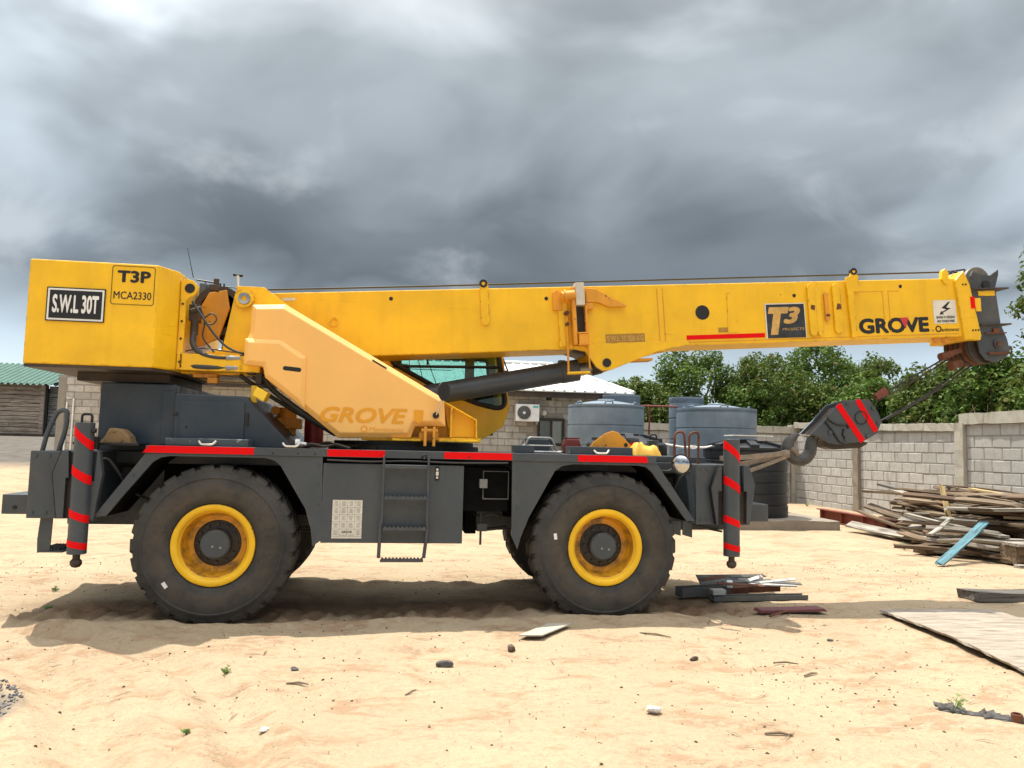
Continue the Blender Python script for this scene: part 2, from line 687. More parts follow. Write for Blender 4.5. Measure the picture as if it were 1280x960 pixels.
def ply_mat():
    M = Mat('weathered_plywood', .85, 0, .2)
    g = M.noise(3, 7, .65, (.8, 7, 1), kind='object', dist=.8)
    c = M.mix(M.ramp(g, [(.35, 0.), (.6, 1.)]), (.20, .165, .125), (.37, .32, .26))
    g2 = M.noise(6, 7, .7, (.35, 9, 1), (4, 4, 1), kind='object', dist=.4)
    c = M.mix(M.ramp(g2, [(.56, 0.), (.66, .8)]), c, (.16, .12, .08))
    M.col(c)
    M.bump(g2, .5, .006)
    return M.m


m_ply = ply_mat()


def block_mat(name, a, b, stain, bump=.006):
    M = Mat(name, .92, 0, .2)
    oi = M.n('ShaderNodeObjectInfo')
    c = M.mix(oi.outputs['Random'], a, b)
    c = M.mix(M.ramp(M.noise(9, 6, .65), [(.35, 0.), (.7, .55)]), c, scale_c(a, .72))
    c = M.mix(M.ramp(M.noise(3.5, 6, .7, (1, 1, .22), (3, 3, 3)), [(.56, 0.), (.74, .8)]), c, stain)
    M.col(c)
    M.bump(M.noise(28, 6, .7), .7, bump)
    return M.m


m_block = block_mat('concrete_block', (.42, .405, .375), (.52, .50, .465), (.22, .20, .175))
m_house_block = block_mat('house_concrete_block', (.38, .355, .315), (.54, .51, .46), (.22, .20, .17))
m_mortar = block_mat('mortar', (.29, .275, .245), (.32, .30, .27), (.12, .105, .09))
m_house_mortar = block_mat('house_mortar', (.28, .255, .22), (.30, .27, .235), (.13, .115, .10))
m_coping = block_mat('stained_concrete_coping', (.44, .415, .345), (.47, .445, .37), (.14, .12, .09))
m_concrete = block_mat('concrete_slab', (.26, .22, .175), (.28, .24, .19), (.13, .10, .075))


def leaf_mat(name, dark, mid, light, dry=None):
    M = Mat(name, .6, 0, .2)
    g = M.n('ShaderNodeNewGeometry')
    c = M.ramp(g.outputs['Random Per Island'], [(0., dark), (.5, mid), (.88, light), (1., dry or light)])
    c = M.mix(M.ramp(M.noise(.9, 3, .5), [(.35, 0.), (.65, .55)]), c, dark)
    M.col(c)
    tl = M.n('ShaderNodeBsdfTranslucent')
    M.l(M.mix(.5, c, light), tl.inputs[0])
    mx = M.n('ShaderNodeMixShader'); mx.inputs[0].default_value = .25
    M.l(M.b.outputs[0], mx.inputs[1]); M.l(tl.outputs[0], mx.inputs[2])
    M.l(mx.outputs[0], M.t.nodes['Material Output'].inputs[0])
    return M.m


m_leaf = leaf_mat('cashew_leaf', (.036, .078, .012), (.080, .150, .022), (.16, .24, .042), (.20, .13, .05))
m_leaf2 = leaf_mat('olive_leaf', (.040, .074, .013), (.090, .148, .024), (.17, .22, .046), (.24, .13, .06))
m_bark = plain('bark', (.11, .085, .06), .9, 0, .4, 6, .02, 12)
m_dry = plain('dry_twigs', (.17, .125, .08), .9, 0, .4, 3, 0)

# ================================================================== GROUND
def vnoise(x, y, seed=0):
    xi, yi = np.floor(x).astype(np.int64), np.floor(y).astype(np.int64)
    xf, yf = x - xi, y - yi

    def h(a, b):
        n = (a * 374761393 + b * 668265263 + seed * 1442695041) & 0x7fffffff
        n = ((n ^ (n >> 13)) * 1274126177) & 0x7fffffff
        n = (n ^ (n >> 16)) & 0xffff
        return n / 65535.0
    u, v = xf * xf * (3 - 2 * xf), yf * yf * (3 - 2 * yf)
    return (h(xi, yi) * (1 - u) + h(xi + 1, yi) * u) * (1 - v) + (h(xi, yi + 1) * (1 - u) + h(xi + 1, yi + 1) * u) * v


def fbm(x, y, octv=4, seed=0):
    s, a, t = 0, 1, 0
    for k in range(octv):
        s = s + a * vnoise(x * 2 ** k + 17 * k, y * 2 ** k - 11 * k, seed + k)
        t += a
        a *= .5
    return s / t - .5


def sstep(a, b, x):
    t = np.clip((x - a) / (b - a), 0, 1)
    return t * t * (3 - 2 * t)


def ground_z(x, y):
    x, y = np.asarray(x, float), np.asarray(y, float)
    near = 1 - sstep(8, 16, np.hypot(x, y))
    z = .07 * fbm(x * .5, y * .5, 3, 1) * near + .036 * fbm(x * 2.1, y * 2.6, 4, 5) * near
    z += .014 * fbm(x * 7, y * 8, 3, 9) * near
    # churned wheel track under and behind the machine
    strip = np.exp(-((y - .42) / .34) ** 2) * sstep(-5.6, -3.6, x) * (1 - sstep(3.0, 4.6, x))
    z += strip * (  .26 * fbm(x * 3.1, y * 4.5, 4, 21) - .015 + .020 * np.sin(x * 2 * math.pi / .21 + 3 * np.sin(y * 7)))
    ridge = np.exp(-((y + .10) / .10) ** 2) * sstep(-4.6, -3.2, x) * (1 - sstep(2.5, 3.2, x))
    z += ridge * (.040 + .09 * fbm(x * 3.4, y * 3, 4, 31))
    strip2 = np.exp(-((y - 2.05) / .32) ** 2) * sstep(-6.5, -4.2, x) * (1 - sstep(3.2, 4.6, x))
    z += strip2 * (.12 * fbm(x * 3.3, y * 4.5, 4, 44))
    # old ruts that curve out towards the photographer
    for cx, cy, rr, w in ((-5.2, -4.2, 3.55, .16), (-5.2, -4.2, 4.35, .13), (-9.5, -5.4, 7.2, .18)):
        d = np.hypot(x - cx, y - cy) - rr
        z += -.060 * np.exp(-(d / w) ** 2) * near + .036 * np.exp(-((np.abs(d) - w * 1.9) / (w * .6)) ** 2) * near
    # tyre tracks with lug prints across the open sand
    for x0, y0, ang, w in ((-1.0, -2.2, .20, .17), (-1.0, -3.9, .12, .17), (3.5, -1.6, -.16, .15)):
        cu = np.cos(ang) * (x - x0) + np.sin(ang) * (y - y0)
        cv = -np.sin(ang) * (x - x0) + np.cos(ang) * (y - y0) + .05 * cu * cu * .25
        m_ = np.exp(-(cv / w) ** 4) * near * np.clip(.35 + 1.6 * fbm(x * .8, y * .8, 3, 63), 0, 1)
        z += m_ * (-.022 + .013 * np.sign(np.sin(2 * math.pi * (cu / .19 + np.abs(cv) * 2.2)))) + .016 * np.exp(-((np.abs(cv) - w * 1.35) / .06) ** 2) * near * np.clip(.4 + 1.4 * fbm(x * 1.3, y * 1.1, 3, 64), 0, 1)
    # the yard climbs at the back left towards the shed
    z += 1.66 * sstep(9, 34, y) * sstep(-4, -13, x)
    z += (-.012) * near
    return z


def spaced(segs):
    out = []
    for a, b, st in segs:
        out += list(np.arange(a, b, st))
    return np.array(out + [segs[-1][1]])


gx = np.concatenate([-np.geomspace(8, 600, 34)[::-1], np.arange(-7.9, 9.0, .05), np.arange(9.0, 14, .25), np.geomspace(14.5, 600, 30)])
gy = np.concatenate([-np.geomspace(6.2, 300, 16)[::-1], np.arange(-6, 4.0, .05), np.arange(4, 12, .2), np.geomspace(12.3, 900, 46)])
GX, GY = np.meshgrid(gx, gy)
GZ = ground_z(GX, GY)
nx, ny = len(gx), len(gy)
me = bpy.data.meshes.new('ground')
me.vertices.add(nx * ny)
me.vertices.foreach_set('co', np.stack([GX, GY, GZ], -1).astype('f').ravel())
ii = (np.arange(ny - 1)[:, None] * nx + np.arange(nx - 1)[None]).ravel()
q = np.stack([ii, ii + 1, ii + nx + 1, ii + nx], -1)
me.loops.add(len(q) * 4)
me.polygons.add(len(q))
me.loops.foreach_set('vertex_index', q.ravel())
me.polygons.foreach_set('loop_start', np.arange(len(q)) * 4)
me.update(calc_edges=True)
me.shade_smooth()


def sand_mat():
    M = Mat('dry_sand', .95, 0, .15)
    base = M.mix(M.ramp(M.noise(.55, 5, .6, dist=.4), [(.35, 0.), (.65, 1.)]), (.40, .310, .202), (.465, .366, .244))
    base = M.mix(M.ramp(M.noise(60, 3, .7), [(.3, 0.), (.7, .5)]), base, (.30, .222, .140))
    base = M.mix(M.ramp(M.noise(19, 6, .75, off=(8, 1, 0)), [(.48, 0.), (.70, .55)]), base, (.27, .19, .11))
    # darker damp sand turned up by the wheels, deepened to paint shade under the crane
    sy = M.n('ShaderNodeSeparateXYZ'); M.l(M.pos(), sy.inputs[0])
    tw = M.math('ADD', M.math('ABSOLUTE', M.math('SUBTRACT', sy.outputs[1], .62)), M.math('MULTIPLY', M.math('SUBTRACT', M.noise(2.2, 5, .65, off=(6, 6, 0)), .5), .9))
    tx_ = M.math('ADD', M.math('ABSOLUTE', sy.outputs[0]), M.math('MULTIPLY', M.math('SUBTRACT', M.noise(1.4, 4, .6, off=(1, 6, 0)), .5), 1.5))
    damp_shade = M.math('MULTIPLY', M.ramp(tw, [(.25, 1.), (.60, 0.)]), M.ramp(M.math('MULTIPLY', tx_, .1), [(.33, 1.), (.42, 0.)]))
    base = M.mix(M.math('MULTIPLY', damp_shade, .8), base, (.155, .092, .053))
    # reddish loose patches, stretched across the view
    p = M.noise(1.5, 6, .62, (1, 1.9, 1), (11, 3, 0), dist=.5)
    p2 = M.noise(7, 5, .65, (1, 1.6, 1), (1, 13, 0))
    pm = M.math('MULTIPLY', M.ramp(p, [(.49, 0.), (.60, 1.)]), M.ramp(p2, [(.43, 0.), (.56, 1.)]))
    base = M.mix(M.math('MULTIPLY', pm, .62), base, (.30, .172, .098))
    # dark grains and litter too small to model
    v = M.n('ShaderNodeTexVoronoi')
    v.inputs['Scale'].default_value = 15
    v.inputs['Randomness'].default_value = 1
    M.l(M.pos(), v.inputs['Vector'])
    sel = M.math('GREATER_THAN', M.noise(15, 2, .5, off=(3, 3, 0)), .56)
    dot = M.math('MULTIPLY', M.math('LESS_THAN', v.outputs['Distance'], .11), sel)
    base = M.mix(M.math('MULTIPLY', dot, .75), base, (.11, .075, .045))
    # crushed grey stone: the lane far left, and the patch at the near left
    sx = M.n('ShaderNodeSeparateXYZ'); M.l(M.pos(), sx.inputs[0])
    wob = M.math('MULTIPLY', M.math('SUBTRACT', M.noise(.9, 5, .6, off=(2, 9, 0)), .5), 1.6)
    yy = M.math('ADD', sx.outputs[1], wob)
    lane = M.math('MULTIPLY', M.ramp(M.math('MULTIPLY', yy, .01), [(.19, 0.), (.212, 1.)]), M.ramp(M.math('MULTIPLY', sx.outputs[0], -.1), [(.4, 0.), (.7, 1.)]))
    dx = M.math('ADD', sx.outputs[0], 3.05); dy = M.math('ADD', sx.outputs[1], 2.55)
    rr = M.math('SQRT', M.math('ADD', M.math('MULTIPLY', dx, dx), M.math('MULTIPLY', dy, dy)))
    near = M.ramp(M.math('ADD', rr, M.math('MULTIPLY', wob, .45)), [(.34, 1.), (.58, 0.)])
    stone = M.mix(M.ramp(M.noise(26, 4, .8), [(.38, 0.), (.6, 1.)]), (.06, .058, .056), (.17, .162, .15))
    base = M.mix(near, base, stone)
    base = M.mix(M.math('MULTIPLY', lane, .92), base, M.mix(M.ramp(M.noise(2.0, 5, .7), [(.3, 0.), (.7, 1.)]), (.070, .066, .060), (.125, .117, .105)))
    M.col(base)
    h = M.math('ADD', M.math('MULTIPLY', M.noise(5, 6, .65, (1, 1.3, 1)), 1.0), M.math('MULTIPLY', M.noise(45, 5, .7), .35))
    h = M.math('ADD', h, M.math('MULTIPLY', pm, .25))
    M.bump(h, .75, .05)
    return M.m


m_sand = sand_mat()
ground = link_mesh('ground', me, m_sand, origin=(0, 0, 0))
tag(ground, 'pale sand yard with wheel ruts and reddish loose patches', 'ground', kind='structure')


def gz(x, y):
    return float(ground_z(x, y))


# ================================================================== BLOCK WALLS
def block_shape(name, L, H, D):
    """one shared mesh: a block, its corners slightly chipped"""
    bm = bmesh.new()
    bmesh.ops.create_cube(bm, size=1)
    bmesh.ops.scale(bm, vec=(L, D, H), verts=bm.verts)
    bmesh.ops.bevel(bm, geom=list(bm.edges), offset=.012, segments=1, affect='EDGES')
    for v in bm.verts:
        v.co += Vector([random.uniform(-.003, .003) for _ in range(3)])
    me = bpy.data.meshes.new(name)
    bm.to_mesh(me)
    bm.free()
    return me


def lay_blocks(parent, a, b, z0, courses, L, H, joint, mat, depth, proud, skip=None, seed=1, limit=10 ** 9, rest_parent=None):
    """blocks in running bond along the line a-b; front faces stand `proud` of the mortar core"""
    rnd = random.Random(seed)
    a, b = Vector(a), Vector(b)
    d = (b - a)
    n = d.length
    d.normalize()
    nrm = Vector((d.y, -d.x))
    ang = math.atan2(d.y, d.x)
    shapes = [block_shape('block', L - joint, H - joint, depth) for _ in range(4)]
    for s in shapes:
        s.materials.append(mat)
    halves = {}
    pts = []
    for r in range(courses):
        s = -(L / 2 if r % 2 else 0) - rnd.uniform(0, .04)
        z = z0 + r * H + H / 2
        while s < n - .02:
            s0, s1 = max(s, 0), min(s + L, n)
            if s1 - s0 > .06:
                pts.append((s0, s1, z))
            s += L
    for s0, s1, z in pts:
        c = a + d * ((s0 + s1) / 2)
        if skip and skip(c.x, c.y, z):
            continue
        o = bpy.data.objects.new('block', rnd.choice(shapes))
        COL.objects.link(o)
        w = (s1 - s0) / L
        pr = proud + rnd.uniform(-.004, .004)
        c2 = c + nrm * (pr - depth / 2)
        wl_ = Vector((c2.x, c2.y, z))
        o.parent = parent
        o.location = wl_ - WLOC[parent.name]
        o.rotation_euler = (rnd.uniform(-.006, .006), 0, ang + (math.pi if rnd.random() < .5 else 0) + rnd.uniform(-.004, .004))
        o.scale = ((w * L - joint) / (L - joint), 1, 1)


# side wall: runs away from the camera along X = 13.5
side_wall = empty('block_wall', (13.6, 11, 0))
tag(side_wall, 'long grey concrete block wall behind the timber pile with stained coping', 'wall')
mb = MB().box(13.507, 13.68, 9.45, 17.4, -.3, 2.42)
mb.build('mortar_core', m_mortar, side_wall)
MB().box(13.507, 13.68, 4.5, 9.2, -.3, 2.54).build('mortar_core', m_mortar, side_wall)
lay_blocks(side_wall, (13.5, 17.4), (13.5, 13.85), -.1, 9, .56, .275, .022, m_block, .05, .0, seed=3)
lay_blocks(side_wall, (13.5, 13.6), (13.5, 9.5), -.12, 9, .56, .275, .022, m_block, .05, .0, seed=4)
lay_blocks(side_wall, (13.5, 9.2), (13.5, 4.6), -.05, 9, .56, .285, .022, m_block, .05, .0, seed=5)


def rough_beam(name, x0, x1, y0, y1, z0, z1, mat, parent, amp=.015, st=.22, zslope=0.0):
    bm = bmesh.new()
    bmesh.ops.create_cube(bm, size=1)
    bmesh.ops.scale(bm, vec=(x1 - x0, y1 - y0, z1 - z0), verts=bm.verts)
    bmesh.ops.translate(bm, vec=((x0 + x1) / 2, (y0 + y1) / 2, (z0 + z1) / 2), verts=bm.verts)
    cuts = max(1, int(max(x1 - x0, y1 - y0, z1 - z0) / st))
    ln = [e for e in bm.edges if e.calc_length() > .9 * max(x1 - x0, y1 - y0, z1 - z0)]
    bmesh.ops.subdivide_edges(bm, edges=ln, cuts=cuts)
    rnd = random.Random(int(x0 * 100 + y0 * 10))
    for v in bm.verts:
        v.co += Vector([rnd.uniform(-amp, amp) for _ in range(3)])
        v.co.z += zslope * (v.co.y - y0)
    me = bpy.data.meshes.new(name)
    bm.to_mesh(me)
    bm.free()
    return link_mesh(name, me, mat, parent)


rough_beam('coping', 13.44, 13.72, 9.35, 13.6, 2.36, 2.55, m_coping, side_wall, .012, zslope=.02)
rough_beam('coping', 13.44, 13.72, 13.62, 17.45, 2.46, 2.66, m_coping, side_wall, .012, zslope=.035)
rough_beam('coping', 13.42, 13.74, 4.4, 9.33, 2.52, 2.78, m_coping, side_wall, .012)
for y, h in ((9.34, 2.55), (13.72, 2.45)):
    rough_beam('pillar', 13.40, 13.66, y - .14, y + .14, -.3, h, m_coping if y < 10 else m_concrete, side_wall, .012)
rough_beam('pillar', 13.36, 13.66, 17.42, 17.72, -.3, 2.70, m_coping, side_wall, .012)

back_wall = empty('block_wall', (10, 17.6, 0))
tag(back_wall, 'low concrete block wall behind the water tanks', 'wall')
MB().box(6.3, 13.34, 17.507, 17.68, -.3, 2.45).build('mortar_core', m_mortar, back_wall)
lay_blocks(back_wall, (6.3, 17.5), (13.34, 17.5), -.1, 9, .56, .275, .022, m_block, .05, .0, seed=6)
rough_beam('coping', 6.3, 13.36, 17.44, 17.76, 2.40, 2.64, m_coping, back_wall, .012)

# ================================================================== BLOCK HOUSE behind the crane
HY = 14.0
house = empty('block_house', (-1.5, 16, 0))
tag(house, 'unplastered concrete block house with white metal roof behind the crane', 'house')
MB().box(-9.32, 6.05, HY, HY + .18, -.2, 3.34).box(5.87, 6.05, HY + .18, 21.8, -.2, 3.34).box(-9.32, -9.14, HY + .18, 21.8, -.2, 3.34).box(-9.14, 5.87, 21.6, 21.8, -.2, 3.34).build('mortar_wall', m_house_mortar, house)


def in_window(x, y, z):
    return 3.35 < x < 4.75 and z < 2.62 and z > 1.6


def left_bit(x, y, z):
    return not (x < -7.55 and z > 1.35)


def right_bit(x, y, z):
    return not (1.75 < x < 4.9 and z > 1.62) or (3.50 < x < 4.62 and 1.74 < z < 2.66)


lay_blocks(house, (-9.3, HY - .012), (-7.5, HY - .012), 0, 17, .42, .193, .020, m_house_block, .05, 0, skip=left_bit, seed=11)
lay_blocks(house, (1.7, HY - .012), (6.0, HY - .012), 0, 17, .42, .193, .020, m_house_block, .05, 0, skip=right_bit, seed=12)
# the rest of the front, mostly hidden: the same blocks joined
rest = MB()
rr = random.Random(4)
for r in range(17):
    x = -7.5 - (.21 if r % 2 else 0)
    while x < 6.0:
        x0, x1 = max(x, -7.48), min(x + .40, 6.04)
        zc_ = r * .193
        inside_right = 1.6 < (x0 + x1) / 2 < 5.0 and zc_ > 1.5
        if x1 - x0 > .08 and not inside_right:
            d = rr.uniform(-.004, .004)
            rest.box(x0, x1, HY - .014 + d, HY + .02, zc_ + .01, zc_ + .183)
        x += .42
tag(rest.build('block_courses', m_house_block, house), kind='stuff')
MB().box(-9.30, -9.12, HY - .03, HY + .1, -.2, 3.3).build('corner_render', m_house_mortar, house, .01)

# roof: long slope with ribs, hip at the right
RZ0, RZ1, RY0, RY1 = 3.30, 4.52, 13.55, 18.0
m_roof = plain('white_roof_sheet', (.62, .62, .60), .5, .1, .1, 2, .0)
roof = MB()
slope = Vector((0, RY1 - RY0, RZ1 - RZ0))
A, B, C_, D_ = Vector((-8.3, RY0, RZ0)), Vector((6.42, RY0, RZ0)), Vector((4.85, RY1, RZ1)), Vector((-8.3, RY1, RZ1))
E_, F_ = Vector((6.42, 22.3, RZ0)), Vector((-8.3, 22.3, RZ0))
roof.ext([A, B, C_, D_], (0, 0, .03)).ext([B, E_, C_], (0, 0, .03)).ext([D_, C_, E_, F_], (0, 0, .03))
ro = roof.build('roof', m_roof, house)
ribs = MB()
x = -8.25
while x < 6.3:
    t = 1.0 if x <= 4.85 else (6.42 - x) / (6.42 - 4.85)
    if t > .05:
        p0 = Vector((x, RY0 - .01, RZ0 + .03)); p1 = p0 + slope * t
        nrm = Vector((0, -slope.z, slope.y)).normalized()
        c = (p0 + p1) / 2 + nrm * .015
        ribs.obox(c, (.035, 0, 0), (p1 - p0) / 2, nrm * .022)
    x += .30
ribs.build('rib', m_roof, ro)
MB().tube([C_ + Vector((0, 0, .06)), B + Vector((0, 0, .06))], .05, 6).tube([D_ + Vector((0, 0, .07)), C_ + Vector((0, 0, .07))], .07, 6).build('ridge_cap', m_roof, ro)
MB().box(-8.2, 6.3, RY0 + .06, RY0 + .10, RZ0 - .16, RZ0 - .005).box(6.24, 6.28, RY0 + .10, 22, RZ0 - .16, RZ0 - .005).build('fascia', m_under, house)
raf = MB()
for k in range(24):
    raf.box(-8.0 + k * .6, -7.94 + k * .6, RY0 + .1, HY, RZ0 - .12, RZ0 - .006)
raf.build('rafter_end', m_under, house)
# vent and window
MB().box(3.86, 4.10, HY - .03, HY + .05, 3.04, 3.25).build('vent', m_house_block, house)
MB().box(3.89, 4.07, HY - .034, HY - .005, 3.07, 3.22).build('vent_opening', m_black, house)
win = MB().box(3.66, 4.46, HY - .06, HY - .005, 1.76, 1.84).box(3.66, 4.46, HY - .06, HY - .005, 2.48, 2.56).box(3.66, 3.74, HY - .06, HY - .005, 1.84, 2.48).box(4.38, 4.46, HY - .06, HY - .005, 1.84, 2.48).box(4.03, 4.10, HY - .055, HY - .005, 1.84, 2.48).build('window', plain('dark_window_frame', (.028, .02, .015), .5), house, .006)
m_curtain = plain('white_curtain', (.85, .85, .83), .9, 0, .06)
m_gauze = plain('grey_gauze', (.42, .42, .41), .8, 0, .1)
MB().box(3.74, 4.03, HY - .02, HY - .008, 1.84, 2.48).build('gauze_screen', m_gauze, win)
cur = MB()
for k in range(8):
    xa = 4.10 + k * .035
    cur.ext([(xa, HY - .012, 1.84), (xa + .0175, HY - .024, 1.84), (xa + .035, HY - .012, 1.84), (xa + .035, HY - .006, 1.84), (xa, HY - .006, 1.84)], (0, 0, .64))
cur.build('curtain', m_curtain, win)
MB().box(3.74, 4.03, HY - .035, HY - .031, 1.84, 2.48).build('pane', glass_mat('window_glass', (.9, .93, .92)), win)
MB().box(4.10, 4.38, HY - .035, HY - .031, 1.84, 2.48).build('pane', bpy.data.materials['window_glass'], win)
MB().box(3.56, 4.56, HY - .07, HY + .02, 1.67, 1.755).build('window_sill', m_house_mortar, house, .008)
MB().tube([(-9.06, HY - .05, .3), (-9.06, HY - .05, 2.62)], .022, 8).tube([(-8.90, HY - .05, .3), (-8.90, HY - .05, 2.72), (-9.06, HY - .05, 2.72)], .022, 8).build('downpipe', m_white, house, smooth=40)

ac = empty('air_conditioner', (3.32, HY - .2, 2.42))
tag(ac, 'white air conditioner outdoor unit hung on the block house wall', 'air conditioner')
MB().box(2.98, 3.66, HY - .32, HY - .05, 2.44, 2.93).build('casing', m_white, ac, .015)
MB().lathe([(.205, -.012), (.215, 0.), (.205, .012), (.195, 0.)], (3.22, HY - .33, 2.685), 'Y', 28, True).build('fan_ring', m_white, ac, smooth=50)
MB().cyl((3.22, HY - .328, 2.685), (3.22, HY - .322, 2.685), .195, n=28).build('fan_opening', plain('fan_shadow', (.06, .06, .06), .6), ac)
g_ = MB()
for k in range(5):
    g_.lathe([(.045 + k * .034, -.002), (.049 + k * .034, 0), (.045 + k * .034, .002)], (3.22, HY - .337, 2.685), 'Y', 24)
for k in range(8):
    a = k * math.pi / 4
    g_.cyl((3.22, HY - .337, 2.685), (3.22 + .2 * math.cos(a), HY - .337, 2.685 + .2 * math.sin(a)), .003, n=5)
g_.build('fan_grille', plain('grille_grey', (.25, .25, .25), .5), ac)
MB().cyl((3.22, HY - .345, 2.685), (3.22, HY - .33, 2.685), .04, n=16).build('fan_hub', m_white, ac)
MB().box(3.47, 3.63, HY - .324, HY - .318, 2.83, 2.89).build('badge', plain('teal_badge', (.10, .45, .42), .5), ac)
MB().box(3.02, 3.06, HY - .33, HY - .012, 2.36, 2.43).box(3.58, 3.62, HY - .33, HY - .012, 2.36, 2.43).build('bracket', m_house_mortar, ac)
lamp = empty('wall_lamp', (3.86, HY - .06, 2.65))
tag(lamp, 'round wall lamp with short conduit beside the air conditioner', 'lamp')
MB().lathe([(.001, -.09), (.05, -.08), (.08, -.04), (.085, 0), (.001, 0)], (3.86, HY - .03, 2.70), 'Y', 18).build('globe', m_offwhite, lamp, smooth=50)
MB().tube(arc([(3.80, HY - .03, 2.70), (3.72, HY - .03, 2.66), (3.66, HY - .03, 2.68)], 4, .03), .012, 6).tube([(3.87, HY - .03, 2.63), (3.87, HY - .03, 2.53)], .01, 6).build('conduit', m_offwhite, lamp, smooth=40)

# ================================================================== SHED far left
m_green = paint('green_roof_sheet', (.014, .085, .058), .5, .15, dust=(.06, .14, .11), streak=.1)
shed = empty('timber_shed', (-22, 37, 1.6))
tag(shed, 'weathered plank shed with green corrugated roof at the far left', 'shed')
MB().box(-30, -18.7, 35.06, 35.2, 1.0, 4.4).box(-18.9, -15.8, 35.66, 35.8, 1.0, 4.2).build('backing', m_black, shed)
rs = random.Random(9)
for grp, (xa, xb, yy, zt, mt) in enumerate(((-29, -18.92, 35.0, 4.30, m_board), (-18.84, -15.9, 35.6, 4.15, m_board_grey))):
    z = 1.45
    while z < zt:
        h = rs.uniform(.17, .25)
        cut = rs.uniform(xa + 2, xb - 1)
        for x0, x1 in ((xa, cut - .01), (cut + .01, xb)):
            mb = MB()
            j = rs.uniform(-.02, .02)
            mb.obox(((x0 + x1) / 2, yy + rs.uniform(-.012, .012), z + h / 2), ((x1 - x0) / 2, 0, j * .3), (0, .02, 0), (0, 0, h / 2 - .012))
            mb.build('board', mt, shed)
        z += h
MB().box(-18.98, -18.80, 34.94, 35.1, 1.3, 4.32).build('corner_post', m_board, shed)
MB().box(-29, -15.8, 34.80, 34.99, 1.30, 1.78).build('base_strip', m_under, shed)  # dark strip along the foot of the boards


def corrugated(name, x0, x1, p0, p1, pitch, amp, mat, parent):
    n = int((x1 - x0) / pitch * 6)
    mb = MB()
    vs, fs = [], []
    p0, p1 = Vector(p0), Vector(p1)
    for i in range(n + 1):
        x = x0 + (x1 - x0) * i / n
        dz = amp * math.sin(2 * math.pi * (x - x0) / pitch)
        for p in (p0, p1):
            vs.append((x, p.y, p.z + dz))
        for p in (p1, p0):
            vs.append((x, p.y, p.z + dz - .02))
    for i in range(n):
        a, b = i * 4, i * 4 + 4
        for k in range(4):
            fs.append((a + k, a + (k + 1) % 4, b + (k + 1) % 4, b + k))
    fs += [(0, 1, 2, 3), (n * 4 + 3, n * 4 + 2, n * 4 + 1, n * 4)]
    mb.add(vs, fs)
    return mb.build(name, mat, parent, smooth=50)


corrugated('roof', -30, -18.2, (0, 34.4, 4.34), (0, 38.5, 5.72), .30, .055, m_green, shed)
corrugated('roof', -18.5, -15.6, (0, 34.9, 4.36), (0, 37.5, 5.0), .30, .055, m_green, shed)
tr = MB()
for k in range(5):
    tr.cyl((-18.3 + k * .5, 35.2, 4.2), (-17.9 + k * .5, 35.3, 4.75), .05, n=6).cyl((-17.9 + k * .5, 35.2, 4.2), (-18.3 + k * .5, 35.3, 4.75), .04, n=6)
tr.build('truss', m_under, shed)

# ================================================================== WATER TANKS
rough_beam('concrete_slab', 3.4, 9.7, 8.45, 14.2, -.2, .20, m_concrete, None, .02, .3)
slab = bpy.data.objects['concrete_slab']
tag(slab, 'low concrete slab carrying the water tanks', 'slab')


def poly_mat(name, c, rough):
    M = Mat(name, rough, 0, .4)
    n1 = M.noise(2, 5, .6)
    cc = M.mix(M.ramp(n1, [(.35, 0.), (.65, 1.)]), scale_c(c, .85), scale_c(c, 1.15))
    cc = M.mix(M.ramp(M.noise(5, 5, .65, (1, 1, .15)), [(.55, 0.), (.8, .22)]), cc, scale_c(c, 1.9))
    M.col(cc)
    M.bump(M.noise(3, 3, .5), .08, .02)
    return M.m


m_tank_grey = poly_mat('grey_polythene', (.17, .215, .26), .42)
m_tank_black = poly_mat('black_polythene', (.016, .018, .021), .38)


def tank(name, label, x, y, r, z0, z1, mat, ribs_every, dome=.22, lid_r=.24, group=None, boxes=0, ribdepth=.018):
    t = empty(name, (x, y, z0))
    tag(t, label, 'tank', group)
    body = [(.001, 0), (r * .98, 0)]
    z = .06
    hh = z1 - z0 - dome
    while z < hh - .10:
        body += [(r, z), (r, z + ribs_every - .05), (r - ribdepth, z + ribs_every - .035), (r - ribdepth, z + ribs_every - .012)]
        z += ribs_every
    body += [(r, z), (r, hh - .06), (r * .985, hh - .02), (r * .95, hh + .012)]
    for k in range(1, 9):
        a = k / 8
        body.append((max(.001, r * .95 * (1 - a)), hh + .012 + dome * (math.sin(a * math.pi / 2) ** .85) * .62))
    MB().lathe(body, (x, y, z0), 'Z', 56).build('body', mat, t, smooth=38)
    zt = z1 - dome * .36
    MB().lathe([(.001, .0), (lid_r, 0), (lid_r, .075), (lid_r * .9, .09), (.001, .10)], (x, y, zt - .05), 'Z', 28).build('lid', mat, t, smooth=35)
    lg = MB()
    for k in range(6):
        a = k * math.pi / 3 + .35
        ca, sa = math.cos(a), math.sin(a)
        if boxes:
            c = Vector((x + .70 * r * ca, y + .70 * r * sa, z1 - dome * .72))
            lg.obox(c, Vector((ca, sa, -.25)) * .20 * r / .95, Vector((-sa, ca, 0)) * .10, (0, 0, .085))
        else:
            c0 = Vector((x + .84 * r * ca, y + .84 * r * sa, z1 - dome * .80))
            tx = Vector((-sa, ca, 0))
            lg.tube(arc([c0 - tx * .10, c0 - tx * .09 + Vector((0, 0, .06)), c0 + tx * .09 + Vector((0, 0, .06)), c0 + tx * .10], 4, .04), .02, 6)
    lg.build('lug', mat, t, bevel=.015 if boxes else 0, smooth=None if boxes else 40)
    return t


